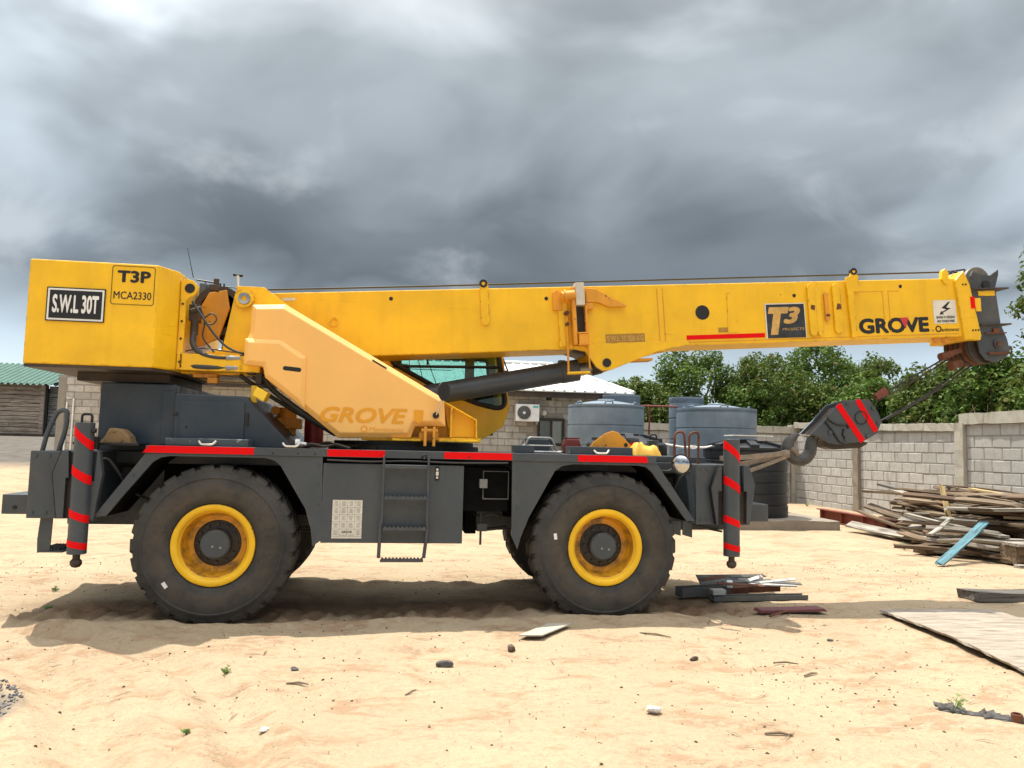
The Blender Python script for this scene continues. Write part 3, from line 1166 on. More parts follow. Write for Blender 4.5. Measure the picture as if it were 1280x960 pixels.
tank('water_tank', 'wide grey water tank nearest the white-roofed house', 5.16, 12.0, 1.01, .2, 3.08, m_tank_grey, .52, .26)
tank('water_tank', 'wide grey water tank right of its twin, in front of the trees', 8.25, 12.0, 1.06, .2, 3.06, m_tank_grey, .52, .26)
tank('water_tank', 'narrow tall grey tank half hidden behind the grey tank by the house', 6.02, 13.55, .55, .2, 3.24, m_tank_grey, .6, .14, .28)
tank('water_tank', 'narrow tall grey tank peeping out left of the right grey tank', 8.02, 13.62, .50, .2, 3.28, m_tank_grey, .6, .14, .28)
tank('water_tank', 'black water tank standing behind the yellow plate on the crane deck', 5.06, 9.75, .95, .2, 2.16, m_tank_black, .26, .30, .30, boxes=1)
tank('water_tank', 'black ribbed water tank at the end of the concrete slab', 8.02, 9.75, .98, .2, 2.08, m_tank_black, .26, .30, .30, boxes=1)
pp = MB().tube([(6.50, 13.2, 2.96), (7.60, 13.3, 2.97)], .028, 8).tube([(6.78, 13.24, 2.96), (6.74, 13.24, .25)], .026, 8)
tag(pp.build('water_pipe', m_redrust, smooth=40), 'rusty red pipe linking the two grey tanks', 'pipe')
pp = MB().tube([(5.95, 9.6, 1.86), (6.35, 9.5, 1.80), (6.9, 9.5, 1.80), (7.12, 9.6, 1.84)], .022, 8).box(6.56, 6.66, 9.46, 9.54, 1.76, 1.85)
tag(pp.build('water_pipe', m_white, smooth=40), 'thin white pipe between the two black tanks', 'pipe')
tag(MB().box(7.55, 8.55, 9.35, 9.9, 2.085, 2.115).build('loose_sheet', m_offwhite, None, .004), 'flat pale sheet lying on the right black tank', 'sheet')
pole = MB().tube([(8.9, 30, 0), (8.9, 30, 5.6)], .07, 8).box(8.86, 8.94, 29.9, 30.1, 5.6, 5.7)
tag(pole.build('utility_pole', m_under, smooth=40), 'thin dark pole beyond the house roof', 'pole')

# ================================================================== TREES
def make_tree(label, x, y, top, rad, low, n_leaf, seed, mat, leaf=.17, leafk=1.0, clusters=60, lean=(0, 0), cat='tree', name='tree'):
    rg = np.random.default_rng(seed)
    base = gz(x, y) - .1
    t = empty(name, (x, y, base))
    tag(t, label, cat, 'trees beyond the block wall')
    cz = (top + low) / 2
    rz = (top - low) / 2
    cs = []
    while len(cs) < clusters:
        p = rg.normal(size=3)
        p /= np.linalg.norm(p)
        k = rg.uniform(.25, 1) ** .45
        q = p * k
        if q[2] < -.75:
            continue
        cs.append((x + lean[0] + q[0] * rad * .86, y + lean[1] + q[1] * rad * .86, cz + q[2] * rz * .88))
    cs = np.array(cs)
    cr = rg.uniform(.26, .52, clusters) * (rad / 2) ** .5
    idx = rg.integers(0, clusters, n_leaf)
    d = rg.normal(size=(n_leaf, 3))
    d /= np.linalg.norm(d, axis=1)[:, None]
    rr_ = rg.uniform(.15, 1, n_leaf) ** .5
    pos = cs[idx] + d * (cr[idx] * rr_)[:, None] * np.array([1, 1, .85])
    nrm = d * .55 + np.array([0, 0, .55]) + rg.normal(size=(n_leaf, 3)) * .55
    nrm /= np.linalg.norm(nrm, axis=1)[:, None]
    tx = np.cross(nrm, rg.normal(size=(n_leaf, 3)))
    tx /= np.linalg.norm(tx, axis=1)[:, None]
    ty = np.cross(nrm, tx)
    L = (leaf * rg.uniform(.6, 1.25, n_leaf))[:, None]
    W = L * .52
    vs = np.stack([pos - tx * L * .5, pos - ty * W * .5 + tx * L * .08 + nrm * L * .10, pos + tx * L * .5 - nrm * L * .05, pos + ty * W * .5 + tx * L * .08 + nrm * L * .10], 1)
    me = bpy.data.meshes.new('crown')
    me.vertices.add(n_leaf * 4)
    me.vertices.foreach_set('co', vs.astype('f').ravel())
    me.loops.add(n_leaf * 6)
    me.polygons.add(n_leaf * 2)
    b = np.arange(n_leaf)[:, None] * 4
    tri = np.concatenate([b + np.array([0, 1, 2]), b + np.array([0, 2, 3])], 1)
    me.loops.foreach_set('vertex_index', tri.ravel())
    me.polygons.foreach_set('loop_start', np.arange(n_leaf * 2) * 3)
    me.update(calc_edges=True)
    link_mesh('crown', me, mat, t)
    # trunk and limbs
    tk = MB()
    fork = Vector((x + lean[0] * .4, y + lean[1] * .4, base + (top - base) * .32))
    tk.tube([(x, y, base), Vector((x, y, base)).lerp(fork, .5) + Vector((.05, .03, 0)), fork], [.17, .13, .11], 9)
    order = rg.permutation(clusters)[:18]
    for k in order:
        c = Vector(cs[k])
        mid = fork.lerp(c, .55) + Vector((rg.uniform(-.15, .15), rg.uniform(-.15, .15), .12))
        tk.tube([fork, fork.lerp(mid, .5), mid, c], [.07, .055, .035, .012], 6)
    tk.build('trunk', m_bark, t, smooth=50)
    return t


TREES = [
    ('leafy tree right beside the white roof of the house', 8.7, 21.6, 4.75, 1.5, 1.2, 7000, m_leaf2),
    ('dense green tree above the right grey tank', 11.2, 21.2, 6.05, 2.35, 1.2, 12000, m_leaf),
    ('bushy green tree behind the wall left of the hook block', 13.9, 20.6, 5.85, 2.3, 1.3, 12000, m_leaf2),
    ('tallest tree of the row, its crown touching the boom logo', 16.5, 21.0, 6.6, 2.5, 1.4, 13000, m_leaf),
    ('reddish-tipped tree at the right end of the tall row', 18.9, 20.6, 6.0, 1.95, 1.4, 8000, m_leaf2),
    ('low tree behind the hook block', 16.6, 17.4, 4.75, 1.9, 1.4, 10000, m_leaf),
    ('bushy tree below the boom head ropes', 17.0, 14.6, 4.85, 1.7, 1.4, 10000, m_leaf2),
    ('low spreading tree under the boom head', 16.8, 12.0, 5.0, 1.7, 1.3, 10000, m_leaf),
    ('tree behind the raised end of the block wall', 16.8, 9.6, 5.2, 1.6, 1.3, 9000, m_leaf2),
    ('tall tree reaching in at the right edge of the picture', 18.9, 11.6, 8.7, 1.75, 4.0, 7000, m_leaf2),
    ('distant tree seen in the gap right of the tall row', 22.5, 21.5, 5.95, 2.2, 1.4, 8000, m_leaf),
    ('distant tree far behind the boom head', 25.5, 18.5, 6.1, 2.4, 1.4, 9000, m_leaf2),
    ('small distant tree peeping over the end of the white roof', 9.5, 29.0, 5.3, 1.7, 2.0, 4000, m_leaf),
    ('round bush between the two tanks and the tall row', 10.0, 19.9, 4.3, 1.3, .8, 7000, m_leaf2),
    ('low green bush behind the corner of the block walls', 13.0, 19.4, 4.4, 1.5, .8, 8000, m_leaf),
    ('low bush filling the gap behind the hook', 15.3, 19.0, 4.7, 1.6, .8, 9000, m_leaf2),
    ('yellow-green bush at the foot of the reddish tree', 18.0, 18.4, 4.5, 1.6, .8, 8000, m_leaf),
    ('olive bush behind the ropes of the hook', 18.6, 15.6, 4.8, 1.7, .8, 8000, m_leaf2),
    ('thick bush behind the step in the wall', 18.4, 12.9, 4.9, 1.7, .8, 8000, m_leaf2),
    ('bush at the far right above the raised wall', 15.6, 8.3, 4.5, 1.3, 1.0, 7000, m_leaf),
]
for i, (lb, x, y, top, rad, low, n, mt) in enumerate(TREES):
    make_tree(lb, x, y, top, rad, low, n, 100 + i, mt, clusters=int(60 + n / 170))
# dry undergrowth along the top of the wall
rg = random.Random(3)
br = MB()
for k in range(420):
    if k % 2:
        x, y = rg.uniform(13.9, 14.5), rg.uniform(7, 17)
    else:
        x, y = rg.uniform(9.5, 14.3), rg.uniform(17.9, 18.6)
    p = Vector((x, y, rg.uniform(1.4, 2.5)))
    d = Vector((rg.uniform(-.5, .5), rg.uniform(-.5, .5), rg.uniform(.3, 1))).normalized() * rg.uniform(.3, .8)
    br.tube([p, p + d * .5 + Vector((rg.uniform(-.05, .05),) * 3), p + d], [.011, .008, .004], 4, cap=False)
tag(br.build('dry_brush', m_dry), 'dry brown twigs growing along the top of the wall', 'undergrowth', kind='stuff')

# ================================================================== TIMBER PILE by the wall
PG = 'loose boards in the timber pile'


def plank(a, b, w, t, mat, label, group=None, tilt=0., name='plank', chamfer=0.0):
    """a board from a to b (centre line); local X runs along the grain"""
    a, b = Vector(a), Vector(b)
    d = b - a
    L = d.length
    rnd = random.Random(int(a.x * 991 + b.y * 577 + w * 3111))
    mb = MB()
    n = 5
    vs, fs = [], []
    bow = rnd.uniform(-.03, .03) * L
    for i in range(n + 1):
        s = -L / 2 + L * i / n
        e = rnd.uniform(-.004, .004)
        dz = bow * (1 - (2 * i / n - 1) ** 2)
        cut = chamfer * w if i == n else 0
        sj = [rnd.uniform(-.045, .045) if i in (0, n) else 0 for _ in range(4)]
        for kk, (yy, zz) in enumerate(((-w / 2, -t / 2), (w / 2, -t / 2), (w / 2, t / 2), (-w / 2, t / 2))):
            vs.append((s + sj[kk // 2 if kk < 2 else 1] * (1 if yy > 0 else -1) + (cut if yy > 0 else -cut), yy * (1 + e * 4), zz + dz + e))
    for i in range(n):
        for k in range(4):
            fs.append((i * 4 + k, i * 4 + (k + 1) % 4, i * 4 + 4 + (k + 1) % 4, i * 4 + 4 + k))
    fs += [(3, 2, 1, 0), (n * 4, n * 4 + 1, n * 4 + 2, n * 4 + 3)]
    mb.add(vs, fs)
    o = mb.build(name, mat, None, bevel=.004, seg=1, origin=(0, 0, 0))
    q = d.to_track_quat('X', 'Z') @ Quaternion((1, 0, 0), tilt)
    o.rotation_mode = 'QUATERNION'
    o.rotation_quaternion = q
    o.location = (a + b) / 2
    tag(o, label, 'plank', group)
    return o


rp = random.Random(21)


def board_label(w, silver, across, z, y, L=1.):
    return ('long ' if L > 2.3 else '') + '%s %s board lying %s the timber pile, %s, %s' % ('wide' if w > .165 else 'narrow', 'bleached' if silver else 'brown', 'across' if across else 'along',
                                                        'at the bottom' if z < .22 else 'below the middle' if z < .45 else 'halfway up' if z < .65 else 'above the middle' if z < .84 else 'near the top', 'far end' if y > 7.2 else 'near end' if y < 5.2 else 'beside the blue board' if y < 6.0 else 'by the wall pillar')


for k in range(104):
    lev = (k / 104) ** .8
    z = .04 + lev * .98
    wid = 1.75 * (1 - .62 * lev)
    x = 11.15 + rp.uniform(-wid, wid) * .9
    y0 = 7.0 + rp.uniform(-1.2, 1.3) * (1 - .3 * lev)
    L = rp.uniform(1.5, 3.6)
    across = rp.random() < .30
    if across:
        ang = R(-38 + rp.uniform(-18, 18))
        L *= .7
        y0 -= 1.6
        x -= .3
    else:
        ang = R(-92 + rp.uniform(-16, 16))
        y0 -= .3
    d = Vector((math.cos(ang), math.sin(ang), 0))
    c = Vector((x, y0 - .8, z))
    tilt = rp.uniform(-.11, .05)
    a = c - d * L / 2 + Vector((0, 0, -tilt * L * .5))
    b = c + d * L / 2 + Vector((0, 0, tilt * L * .5))
    for p in (a, b):
        p.z = max(p.z, .04)
        p.x = min(p.x, 13.3)
    silver = rp.random() > .87
    w = rp.uniform(.07, .25)
    plank(a, b, w, rp.uniform(.025, .06), m_silver if silver else m_plank, board_label(w, silver, across, (a.z + b.z) / 2, (a.y + b.y) / 2, L), PG, rp.uniform(-.4, .4))
# end boards that stick out at the near left of the heap
for k in range(50):
    f = k / 50
    px = 11.15 - f * 2.15 + rp.uniform(-.2, .2)
    py = 8.6 - f * 4.2 + rp.uniform(-.3, .3)
    z = .05 + rp.random() ** 1.3 * (.80 - .30 * f)
    ang = R(rp.uniform(-62, -30))
    L = rp.uniform(.9, 2.0)
    d = Vector((math.cos(ang), math.sin(ang), rp.uniform(-.10, .04)))
    a = Vector((px, py, z))
    b = a + d * L
    b.z = max(.04, b.z)
    silver = rp.random() > .80
    w = rp.uniform(.07, .19)
    plank(a, b, w, rp.uniform(.03, .07), m_silver if silver else m_plank, 'jutting ' + board_label(w, silver, True, (a.z + b.z) / 2, (a.y + b.y) / 2, L), PG, rp.uniform(-.4, .4))
# boards one can single out
plank((11.0, 8.9, 1.03), (10.6, 4.6, .72), .16, .05, m_darkwood, 'long dark board on the very top of the timber pile')
plank((10.5, 7.6, .95), (10.4, 4.4, .80), .22, .035, m_silver, 'pale grey board sloping down along the top of the pile')
plank((10.75, 6.6, .98), (10.7, 3.3, .70), .24, .045, m_plank, 'wide brown board running out of the picture at the pile top')
plank((10.9, 5.9, 1.10), (11.2, 3.0, .78), .14, .04, m_pale, 'tan board at the right end of the pile against the wall')
plank((10.0, 5.35, .52), (10.16, 5.75, 1.16), .12, .03, m_pale, 'short yellowish board standing up at the middle of the pile', tilt=.5)
plank((8.25, 3.35, .04), (9.85, 4.30, .60), .13, .035, m_blue, 'pale blue painted board leaning against the front of the pile', tilt=.25)
plank((8.85, 4.35, .38), (9.55, 4.75, .62), .09, .03, m_silver, 'short bleached stick lying above the blue board')
plank((9.3, 5.6, .62), (9.9, 3.9, .40), .15, .05, m_silver, 'bleached board pointing down towards the blue board')
plank((8.9, 4.7, .07), (10.6, 5.2, .10), .30, .13, m_plank, 'thick brown timber at the foot of the pile', name='timber')
bx = empty('timber_box', (10.0, 3.55, 0))
tag(bx, 'weathered wooden box end standing at the right edge beside the pile', 'box')
MB().box(9.62, 10.7, 3.30, 3.35, .02, .30).build('side_board', m_plank, bx, .005)
MB().box(9.58, 10.75, 3.26, 3.62, .31, .36).build('lid', m_silver, bx, .005)
MB().box(9.62, 9.67, 3.36, 3.70, .02, .30).build('side_board', m_plank, bx, .005)
MB().box(9.5, 10.8, 3.16, 3.29, -.02, .04).build('skid', m_silver, bx, .005)

# red oxide I-beam lying by the wall
ib = MB()
pa, pb = Vector((10.62, 10.9, .0)), Vector((10.55, 7.6, .0))
dd = (pb - pa).normalized()
nn = Vector((-dd.y, dd.x, 0))
mid = (pa + pb) / 2
hl = (pb - pa) / 2
ib.obox(mid + Vector((0, 0, .015)), hl, nn * .10, (0, 0, .012)).obox(mid + Vector((0, 0, .155)), hl, nn * .006, (0, 0, .125)).obox(mid + Vector((0, 0, .292)), hl, nn * .10, (0, 0, .012))
for k in range(4):
    ib.obox(pa.lerp(pb, .06 + k * .28) + Vector((0, 0, .155)), dd * .008, nn * .09, (0, 0, .12))
tag(ib.build('steel_beam', m_redrust), 'red oxide steel beam lying on the sand beside the wall', 'steel beam')

# big dark timber and the plywood sheet at the right
plank((6.62, .72, .07), (8.6, .98, .06), .28, .11, m_darkwood, 'thick dark grey timber lying beyond the plywood sheet', name='timber', chamfer=-.3)
nxp, nyp = 16, 26
PA, PB, PC, PD = Vector((5.02, .08)), Vector((6.32, .0)), Vector((6.35, -2.55)), Vector((4.74, -2.50))
mb = MB()
vs = []
rq = random.Random(2)
for lay in (0, 1):
    for j in range(nyp + 1):
        for i in range(nxp + 1):
            u, v = i / nxp, j / nyp
            p = PA.lerp(PB, u).lerp(PD.lerp(PC, u), v)
            wob = .018 * math.sin(9 * v + 2) * (1 - u) + (.012 * rq.uniform(-1, 1) if i == 0 else 0)
            z = max(gz(p.x, p.y), -.01) + .025 + .03 * (1 - u) * math.sin(math.pi * min(1, v * 1.1)) + (0 if lay else .022)
            vs.append((p.x + wob, p.y, z))
fs = []
st = (nxp + 1)
N = (nxp + 1) * (nyp + 1)
for j in range(nyp):
    for i in range(nxp):
        a = j * st + i
        fs.append((a, a + 1, a + st + 1, a + st))
        fs.append((N + a, N + a + st, N + a + st + 1, N + a + 1))
for i in range(nxp):
    for j in (0, nyp):
        a = j * st + i
        fs.append((a, a + 1, N + a + 1, N + a))
for j in range(nyp):
    for i in (0, nxp):
        a = j * st + i
        fs.append((a, a + st, N + a + st, N + a))
mb.add(vs, fs)
tag(mb.build('plywood_sheet', m_ply), 'warped weathered plywood sheet lying flat on the sand', 'plywood sheet')

# ================================================================== STEEL SCRAP by the front wheel
m_scrap = paint('grey_scrap_steel', (.085, .088, .085), .55, .2, chips=RUST, chip_at=.62, dust=(.26, .20, .14))
m_scrapw = paint('whitish_scrap_steel', (.42, .42, .40), .55, .15, chips=RUST, chip_at=.60, dust=(.3, .24, .17))
m_scrapd = paint('dark_scrap_plate', (.035, .036, .034), .6, .2, dust=(.16, .12, .08))
m_maroon = plain('maroon_painted_steel', (.15, .045, .045), .6, 0, .25, 4)


def scrap(mb, label, mat, bevel=.002, name='scrap_steel', cat='scrap metal'):
    tag(mb.build(name, mat, None, bevel), label, cat)


def chan(a, b, w, h, t, up=1):
    a, b = Vector(a), Vector(b)
    d = (b - a) / 2
    n = Vector((-d.y, d.x, 0)).normalized()
    c = (a + b) / 2
    m_ = MB().obox(c + Vector((0, 0, t)), d, n * w / 2, (0, 0, t))
    for s in (-1, 1):
        m_.obox(c + n * s * (w / 2 - t) + Vector((0, 0, h / 2 + t)), d * .999, n * t, (0, 0, h / 2))
    return m_


scrap(MB().obox((3.98, 1.50, .10), (.44, .02, 0), (0, .10, .06), (0, -.004, .006)), 'dark steel plate propped at the back of the scrap pile', m_scrapd)
scrap(chan((3.10, 1.00, .01), (3.75, 1.12, .02), .16, .10, .006), 'short grey channel nearest the front wheel', m_scrap)
scrap(MB().obox((4.00, 1.12, .09), (.42, .03, .01), (-.004, .05, 0), (0, 0, .012)).obox((4.0, 1.07, .07), (.42, .03, .01), (0, .008, 0), (0, 0, .035)), 'rusty angle iron on top of the scrap pile', m_rust)
scrap(MB().obox((4.34, 1.15, .115), (.28, -.02, -.004), (0, .07, 0), (0, 0, .008)), 'whitish steel strip at the right of the scrap pile', m_scrapw)
scrap(chan((3.42, .80, .0), (4.62, .88, .0), .13, .05, .005), 'long grey channel at the front of the scrap pile', m_scrap)
scrap(MB().obox((3.52, .86, .09), (.085, .01, 0), (0, .06, 0), (0, 0, .03)), 'small grey block on the front channel of the scrap pile', m_scrapw, .006)
scrap(MB().obox((4.10, 1.28, .13), (.34, .05, .004), (-.01, .06, 0), (0, 0, .012)), 'flat grey strip across the scrap pile', m_scrap)
scrap(MB().obox((3.74, 1.02, .15), (.025, .06, .015), (-.03, .012, 0), (0, 0, .02)), 'small white bracket lying on the scrap pile', m_white)
scrap(MB().obox((4.2, 1.3, .17), (.10, .03, .02), (0, .03, .01), (0, 0, .004)), 'crumpled white foil on the scrap pile', m_scrapw)
for i_, (x_, y_, a_, l_, w_, lb_, mt_) in enumerate(((3.86, .98, 4, .30, .03, 'narrow rusty flat bar across the scrap pile', m_rust), (4.42, 1.02, -6, .22, .025, 'short grey offcut at the right end of the scrap pile', m_scrap),
                                               (4.15, 1.42, 12, .26, .04, 'bent dark offcut behind the rusty angle iron', m_scrapd), (3.62, 1.22, 22, .20, .03, 'rusty stub leaning on the short channel', m_rust), (4.28, .94, 3, .26, .02, 'thin pale strip in front of the rusty angle iron', m_scrapw))):
    c_, s_ = math.cos(R(a_)), math.sin(R(a_))
    scrap(MB().obox((x_, y_, .15 + .012 * i_), (c_ * l_, s_ * l_, .01 * (i_ - 2)), (-s_ * w_, c_ * w_, .008), (0, 0, .005)), lb_, mt_)
scrap(MB().prism([(3.65, .015), (4.30, .03), (4.42, .03), (4.38, .06), (4.1, .05), (3.67, .045)], .05, .22), 'maroon steel offcut lying alone on the sand', m_maroon)
scrap(MB().cyl((3.68, -.10, .02), (3.95, .05, .04), .012, n=6), 'thin dark rod by the maroon steel offcut', m_rust, 0, 'steel_rod')

# ================================================================== SMALL THINGS ON THE SAND
card = MB()
cz_ = gz(1.2, -.6)
card.add([(.93, -.77, cz_ + .03), (1.13, -.86, cz_ + .05), (1.50, -.40, cz_ + .045), (1.30, -.28, cz_ + .02), (.93, -.77, cz_ + .018), (1.13, -.86, cz_ + .038), (1.50, -.40, cz_ + .033), (1.30, -.28, cz_ + .008)],
         [(0, 1, 2, 3), (7, 6, 5, 4), (0, 4, 5, 1), (1, 5, 6, 2), (2, 6, 7, 3), (3, 7, 4, 0)])
tag(card.build('cardboard_sheet', plain('bleached_board', (.42, .38, .30), .85, 0, .12, 4)), 'small bleached board lying in front of the front wheel', 'board')


def stone(x, y, r, mat, label, sc=(1, .8, .6), seed=1):
    bm = bmesh.new()
    bmesh.ops.create_icosphere(bm, subdivisions=2, radius=r)
    rn = random.Random(seed)
    offs = [(Vector([rn.gauss(0, 1) for _ in range(3)]).normalized(), rn.uniform(.5, .95)) for _ in range(9)]
    for v in bm.verts:
        for n, k in offs:
            dd_ = v.co.dot(n) - r * k
            if dd_ > 0:
                v.co -= n * dd_
        v.co = Vector((v.co.x * sc[0], v.co.y * sc[1], v.co.z * sc[2]))
    me = bpy.data.meshes.new('stone')
    bm.to_mesh(me)
    bm.free()
    z = gz(x, y)
    for v in me.vertices:
        v.co += Vector((x, y, z + r * sc[2] * .7))
    tag(link_mesh('stone', me, mat), label, 'stone')


m_stone_d = plain('dark_stone', (.075, .07, .065), .8, 0, .35, 20)
m_stone_b = plain('brown_stone', (.10, .065, .045), .85, 0, .35, 20)
m_stone_w = plain('white_stone', (.55, .52, .47), .85, 0, .15, 20)
stone(.22, -1.57, .068, m_stone_d, 'flat dark stone on the open sand below the ladder', (1.1, .8, .45), 3)
stone(.81, -1.15, .050, m_stone_b, 'brown stone left of the bleached board', (.9, .8, .8), 5)
stone(1.54, -2.72, .050, m_stone_w, 'white stone on the sand in front of the front wheel', (1.1, .8, .7), 8)
stone(2.32, -1.45, .042, m_stone_b, 'small brown stone right of the front wheel shadow', (1.1, .7, .5), 9)
stone(-.92, -1.66, .035, m_stone_d, 'small grey stone left of the flat dark stone', (1.1, .8, .5), 12)
stone(-.93, -2.86, .034, m_stone_w, 'small pale stone at the lower left of the ladder', (1.1, .8, .5), 13)
stone(3.83, -.98, .03, m_stone_d, 'pebble left of the plywood sheet', (1.1, .8, .5), 14)


def weed(x, y, h, n, label, seed):
    rn = random.Random(seed)
    mb = MB()
    z = gz(x, y)
    for k in range(n):
        a = rn.uniform(0, 6.28)
        l = h * rn.uniform(.6, 1.1)
        p0 = Vector((x, y, z - .01))
        p2 = p0 + Vector((math.cos(a) * l * rn.uniform(.2, 1.1), math.sin(a) * l * rn.uniform(.2, 1.1), l * rn.uniform(.5, 1)))
        pm = p0.lerp(p2, .5) + Vector((0, 0, .03))
        s = Vector((-math.sin(a), math.cos(a), 0)) * .0035
        mb.add([p0 - s * .5, p0 + s * .5, pm + s, pm - s, p2], [(0, 1, 2, 3), (3, 2, 4)])
        for j in (.5, .8):
            c = p0.lerp(p2, j)
            for sg in (-1, 1):
                tip = c + Vector((-math.sin(a) * sg * .026, math.cos(a) * sg * .026, .022))
                mb.add([c, c + Vector((.005, .004, .009)), tip], [(0, 1, 2)])
    tag(mb.build('weed', plain('weed_green', (.14, .22, .05), .6, 0, .3) if 'weed_green' not in bpy.data.materials else bpy.data.materials['weed_green']), label, 'plant')


weed(3.62, -2.86, .14, 10, 'small green weed below the plywood sheet', 1)
weed(-1.40, -1.76, .06, 9, 'tuft of grass on the sand left of the ladder', 2)
weed(-3.62, .60, .06, 14, 'grass tuft beside the rear wheel track', 3)
weed(-3.95, 1.55, .06, 9, 'small grass tuft behind the rear jack', 4)
weed(-1.35, -2.95, .04, 7, 'tiny seedling at the lower left of the sand', 5)
weed(9.1, 5.4, .16, 26, 'grass growing at the foot of the timber pile', 6)
weed(12.9, 15.6, .18, 26, 'grass at the foot of the block wall', 7)
# burnt tin and rags
rag = MB()
rz_ = random.Random(12)
for k in range(16):
    a = Vector((3.55 + k * .024 + rz_.uniform(-.03, .03), -2.86 - k * .018 + rz_.uniform(-.03, .03), gz(3.6, -2.9) + rz_.uniform(.005, .035)))
    rag.obox(a, Vector((rz_.uniform(.03, .07), rz_.uniform(-.05, .02), rz_.uniform(-.01, .02))), Vector((.01, .02, .004)), Vector((0, .004, .008)))
tag(rag.build('charred_debris', plain('charred_rag', (.06, .055, .05), .8, 0, .6, 20), None, .003), 'charred strip of debris lying below the small green weed', 'debris')
tag(MB().lathe([(.032, 0), (.034, .05), (.030, .055), (.026, .052), (.026, .01), (.001, .008)], (3.86, -3.13, gz(3.86, -3.13)), 'Z', 18).build('tin_can', m_rust, smooth=40), 'rusty tin lying at the end of the charred debris', 'tin can')
# twigs that can be told apart
for i, (x, y, l, a, lb) in enumerate(((2.22, -.75, .30, -35, 'thin stick at the edge of the crane shadow'), (-.05, -2.20, .13, 55, 'short stick on the sand below the flat dark stone'), (-.85, -2.0, .16, -10, 'dry stick lying left of the middle of the sand'), (2.2, -3.15, .17, -14, 'straight dry stick at the lower right of the sand'), (3.05, -2.02, .16, 25, 'dry stick left of the weed'), (3.0, -1.72, .2, -12, 'dark curved stick right of the front wheel'))):
    z = gz(x, y)
    c, s = math.cos(R(a)) * l / 2, math.sin(R(a)) * l / 2
    tag(MB().tube([(x - c, y - s, z + .010), (x + .01, y + .012, z + .016), (x + c, y + s, z + .009)], [.007, .009, .005], 6).build('stick', m_dry, smooth=50), lb, 'stick')
# fine litter: chips of wood, leaf bits and grit
def litter(n, name, label, seed, mat, size, kind):
    rg = np.random.default_rng(seed)
    mb = MB()
    m_ = 0
    while m_ < n:
        x, y = rg.uniform(-6, 8.5), rg.uniform(-5.6, 4)
        dens = .35 + .9 * float(fbm(np.array(x * .9), np.array(y * .9), 3, 77)) * 2
        if rg.random() > max(.06, dens * 1.3 - .12) + .18 * (x > 0):
            continue
        m_ += 1
        z = gz(x, y)
        s = size * (.25 + 1.6 * rg.random() ** 4)
        a = rg.uniform(0, 6.28)
        if kind == 'grit':
            u = Vector((math.cos(a), math.sin(a), 0)) * s * .5
            v = Vector((-math.sin(a), math.cos(a), 0)) * s * rg.uniform(.25, .45)
            p = Vector((x, y, z))
            tp = Vector((0, 0, s * .35)); w1, w2, w3 = rg.uniform(.5, 1.1), rg.uniform(.5, 1.1), rg.uniform(.3, .8)
            mb.add([p - u, p + v * w1 - u * .3, p + v * w2 + u * .5, p + u * .9, p - v * w1 + u * .2, p - u * w3 + tp, p + v * .3 + u * .2 + tp, p + u * .4 - v * .3 + tp * .8], [(0, 1, 6, 5), (1, 2, 6), (2, 3, 7, 6), (3, 4, 7), (4, 0, 5, 7), (5, 6, 7)])
        else:
            u = Vector((math.cos(a), math.sin(a), rg.uniform(-.1, .1))) * s
            v = Vector((-math.sin(a), math.cos(a), 0)) * max(.0025, s * .06)
            p = Vector((x, y, z + .006))
            mid = p + Vector((0, 0, .008)) + v * rg.uniform(-2, 2)
            mb.add([p - u - v * .4, mid - v, p + u - v * .3, p + u + v * .3, mid + v, p - u + v * .4], [(0, 1, 4, 5), (1, 2, 3, 4)])
    tag(mb.build(name, mat), label, 'litter', kind='stuff')


cs_ = MB()
rc = random.Random(15)
for k in range(1500):
    a_, r_ = rc.uniform(0, 6.28), .58 * rc.random() ** .6
    x_, y_ = -3.05 + r_ * math.cos(a_), -2.55 + r_ * math.sin(a_)
    s_ = rc.uniform(.004, .011)
    z_ = gz(x_, y_)
    ax_ = Vector((rc.uniform(-1, 1), rc.uniform(-1, 1), rc.uniform(-.3, .3))).normalized()
    ay_ = ax_.cross(Vector((0, 0, 1))).normalized()
    cs_.obox((x_, y_, z_ + s_ * .25), ax_ * s_, ay_ * s_ * rc.uniform(.5, .9), ax_.cross(ay_) * s_ * .5)
tag(cs_.build('crushed_stone', plain('crushed_grey_stone', (.13, .13, .135), .9, 0, .5, 30, 0), None, .003, seg=1), 'patch of crushed grey stone at the near left of the sand', 'gravel', kind='stuff')
litter(6500, 'grit', 'dark grit and pebbles scattered over the sand', 5, plain('dark_grit', (.10, .075, .05), .9, 0, .5, 3, 0), .017, 'grit')
litter(1300, 'wood_chips', 'dry twigs and wood chips scattered over the sand', 6, plain('twig_brown', (.14, .09, .05), .9, 0, .5, 3, 0), .045, 'twig')

# ================================================================== THE CRANE
crane = empty('mobile_crane', (0, 1.25, 0))
tag(crane, 'yellow and grey four-wheeled rough-terrain crane with its boom lowered', 'crane')
YW = 2.5            # overall width; the near side is Y = 0

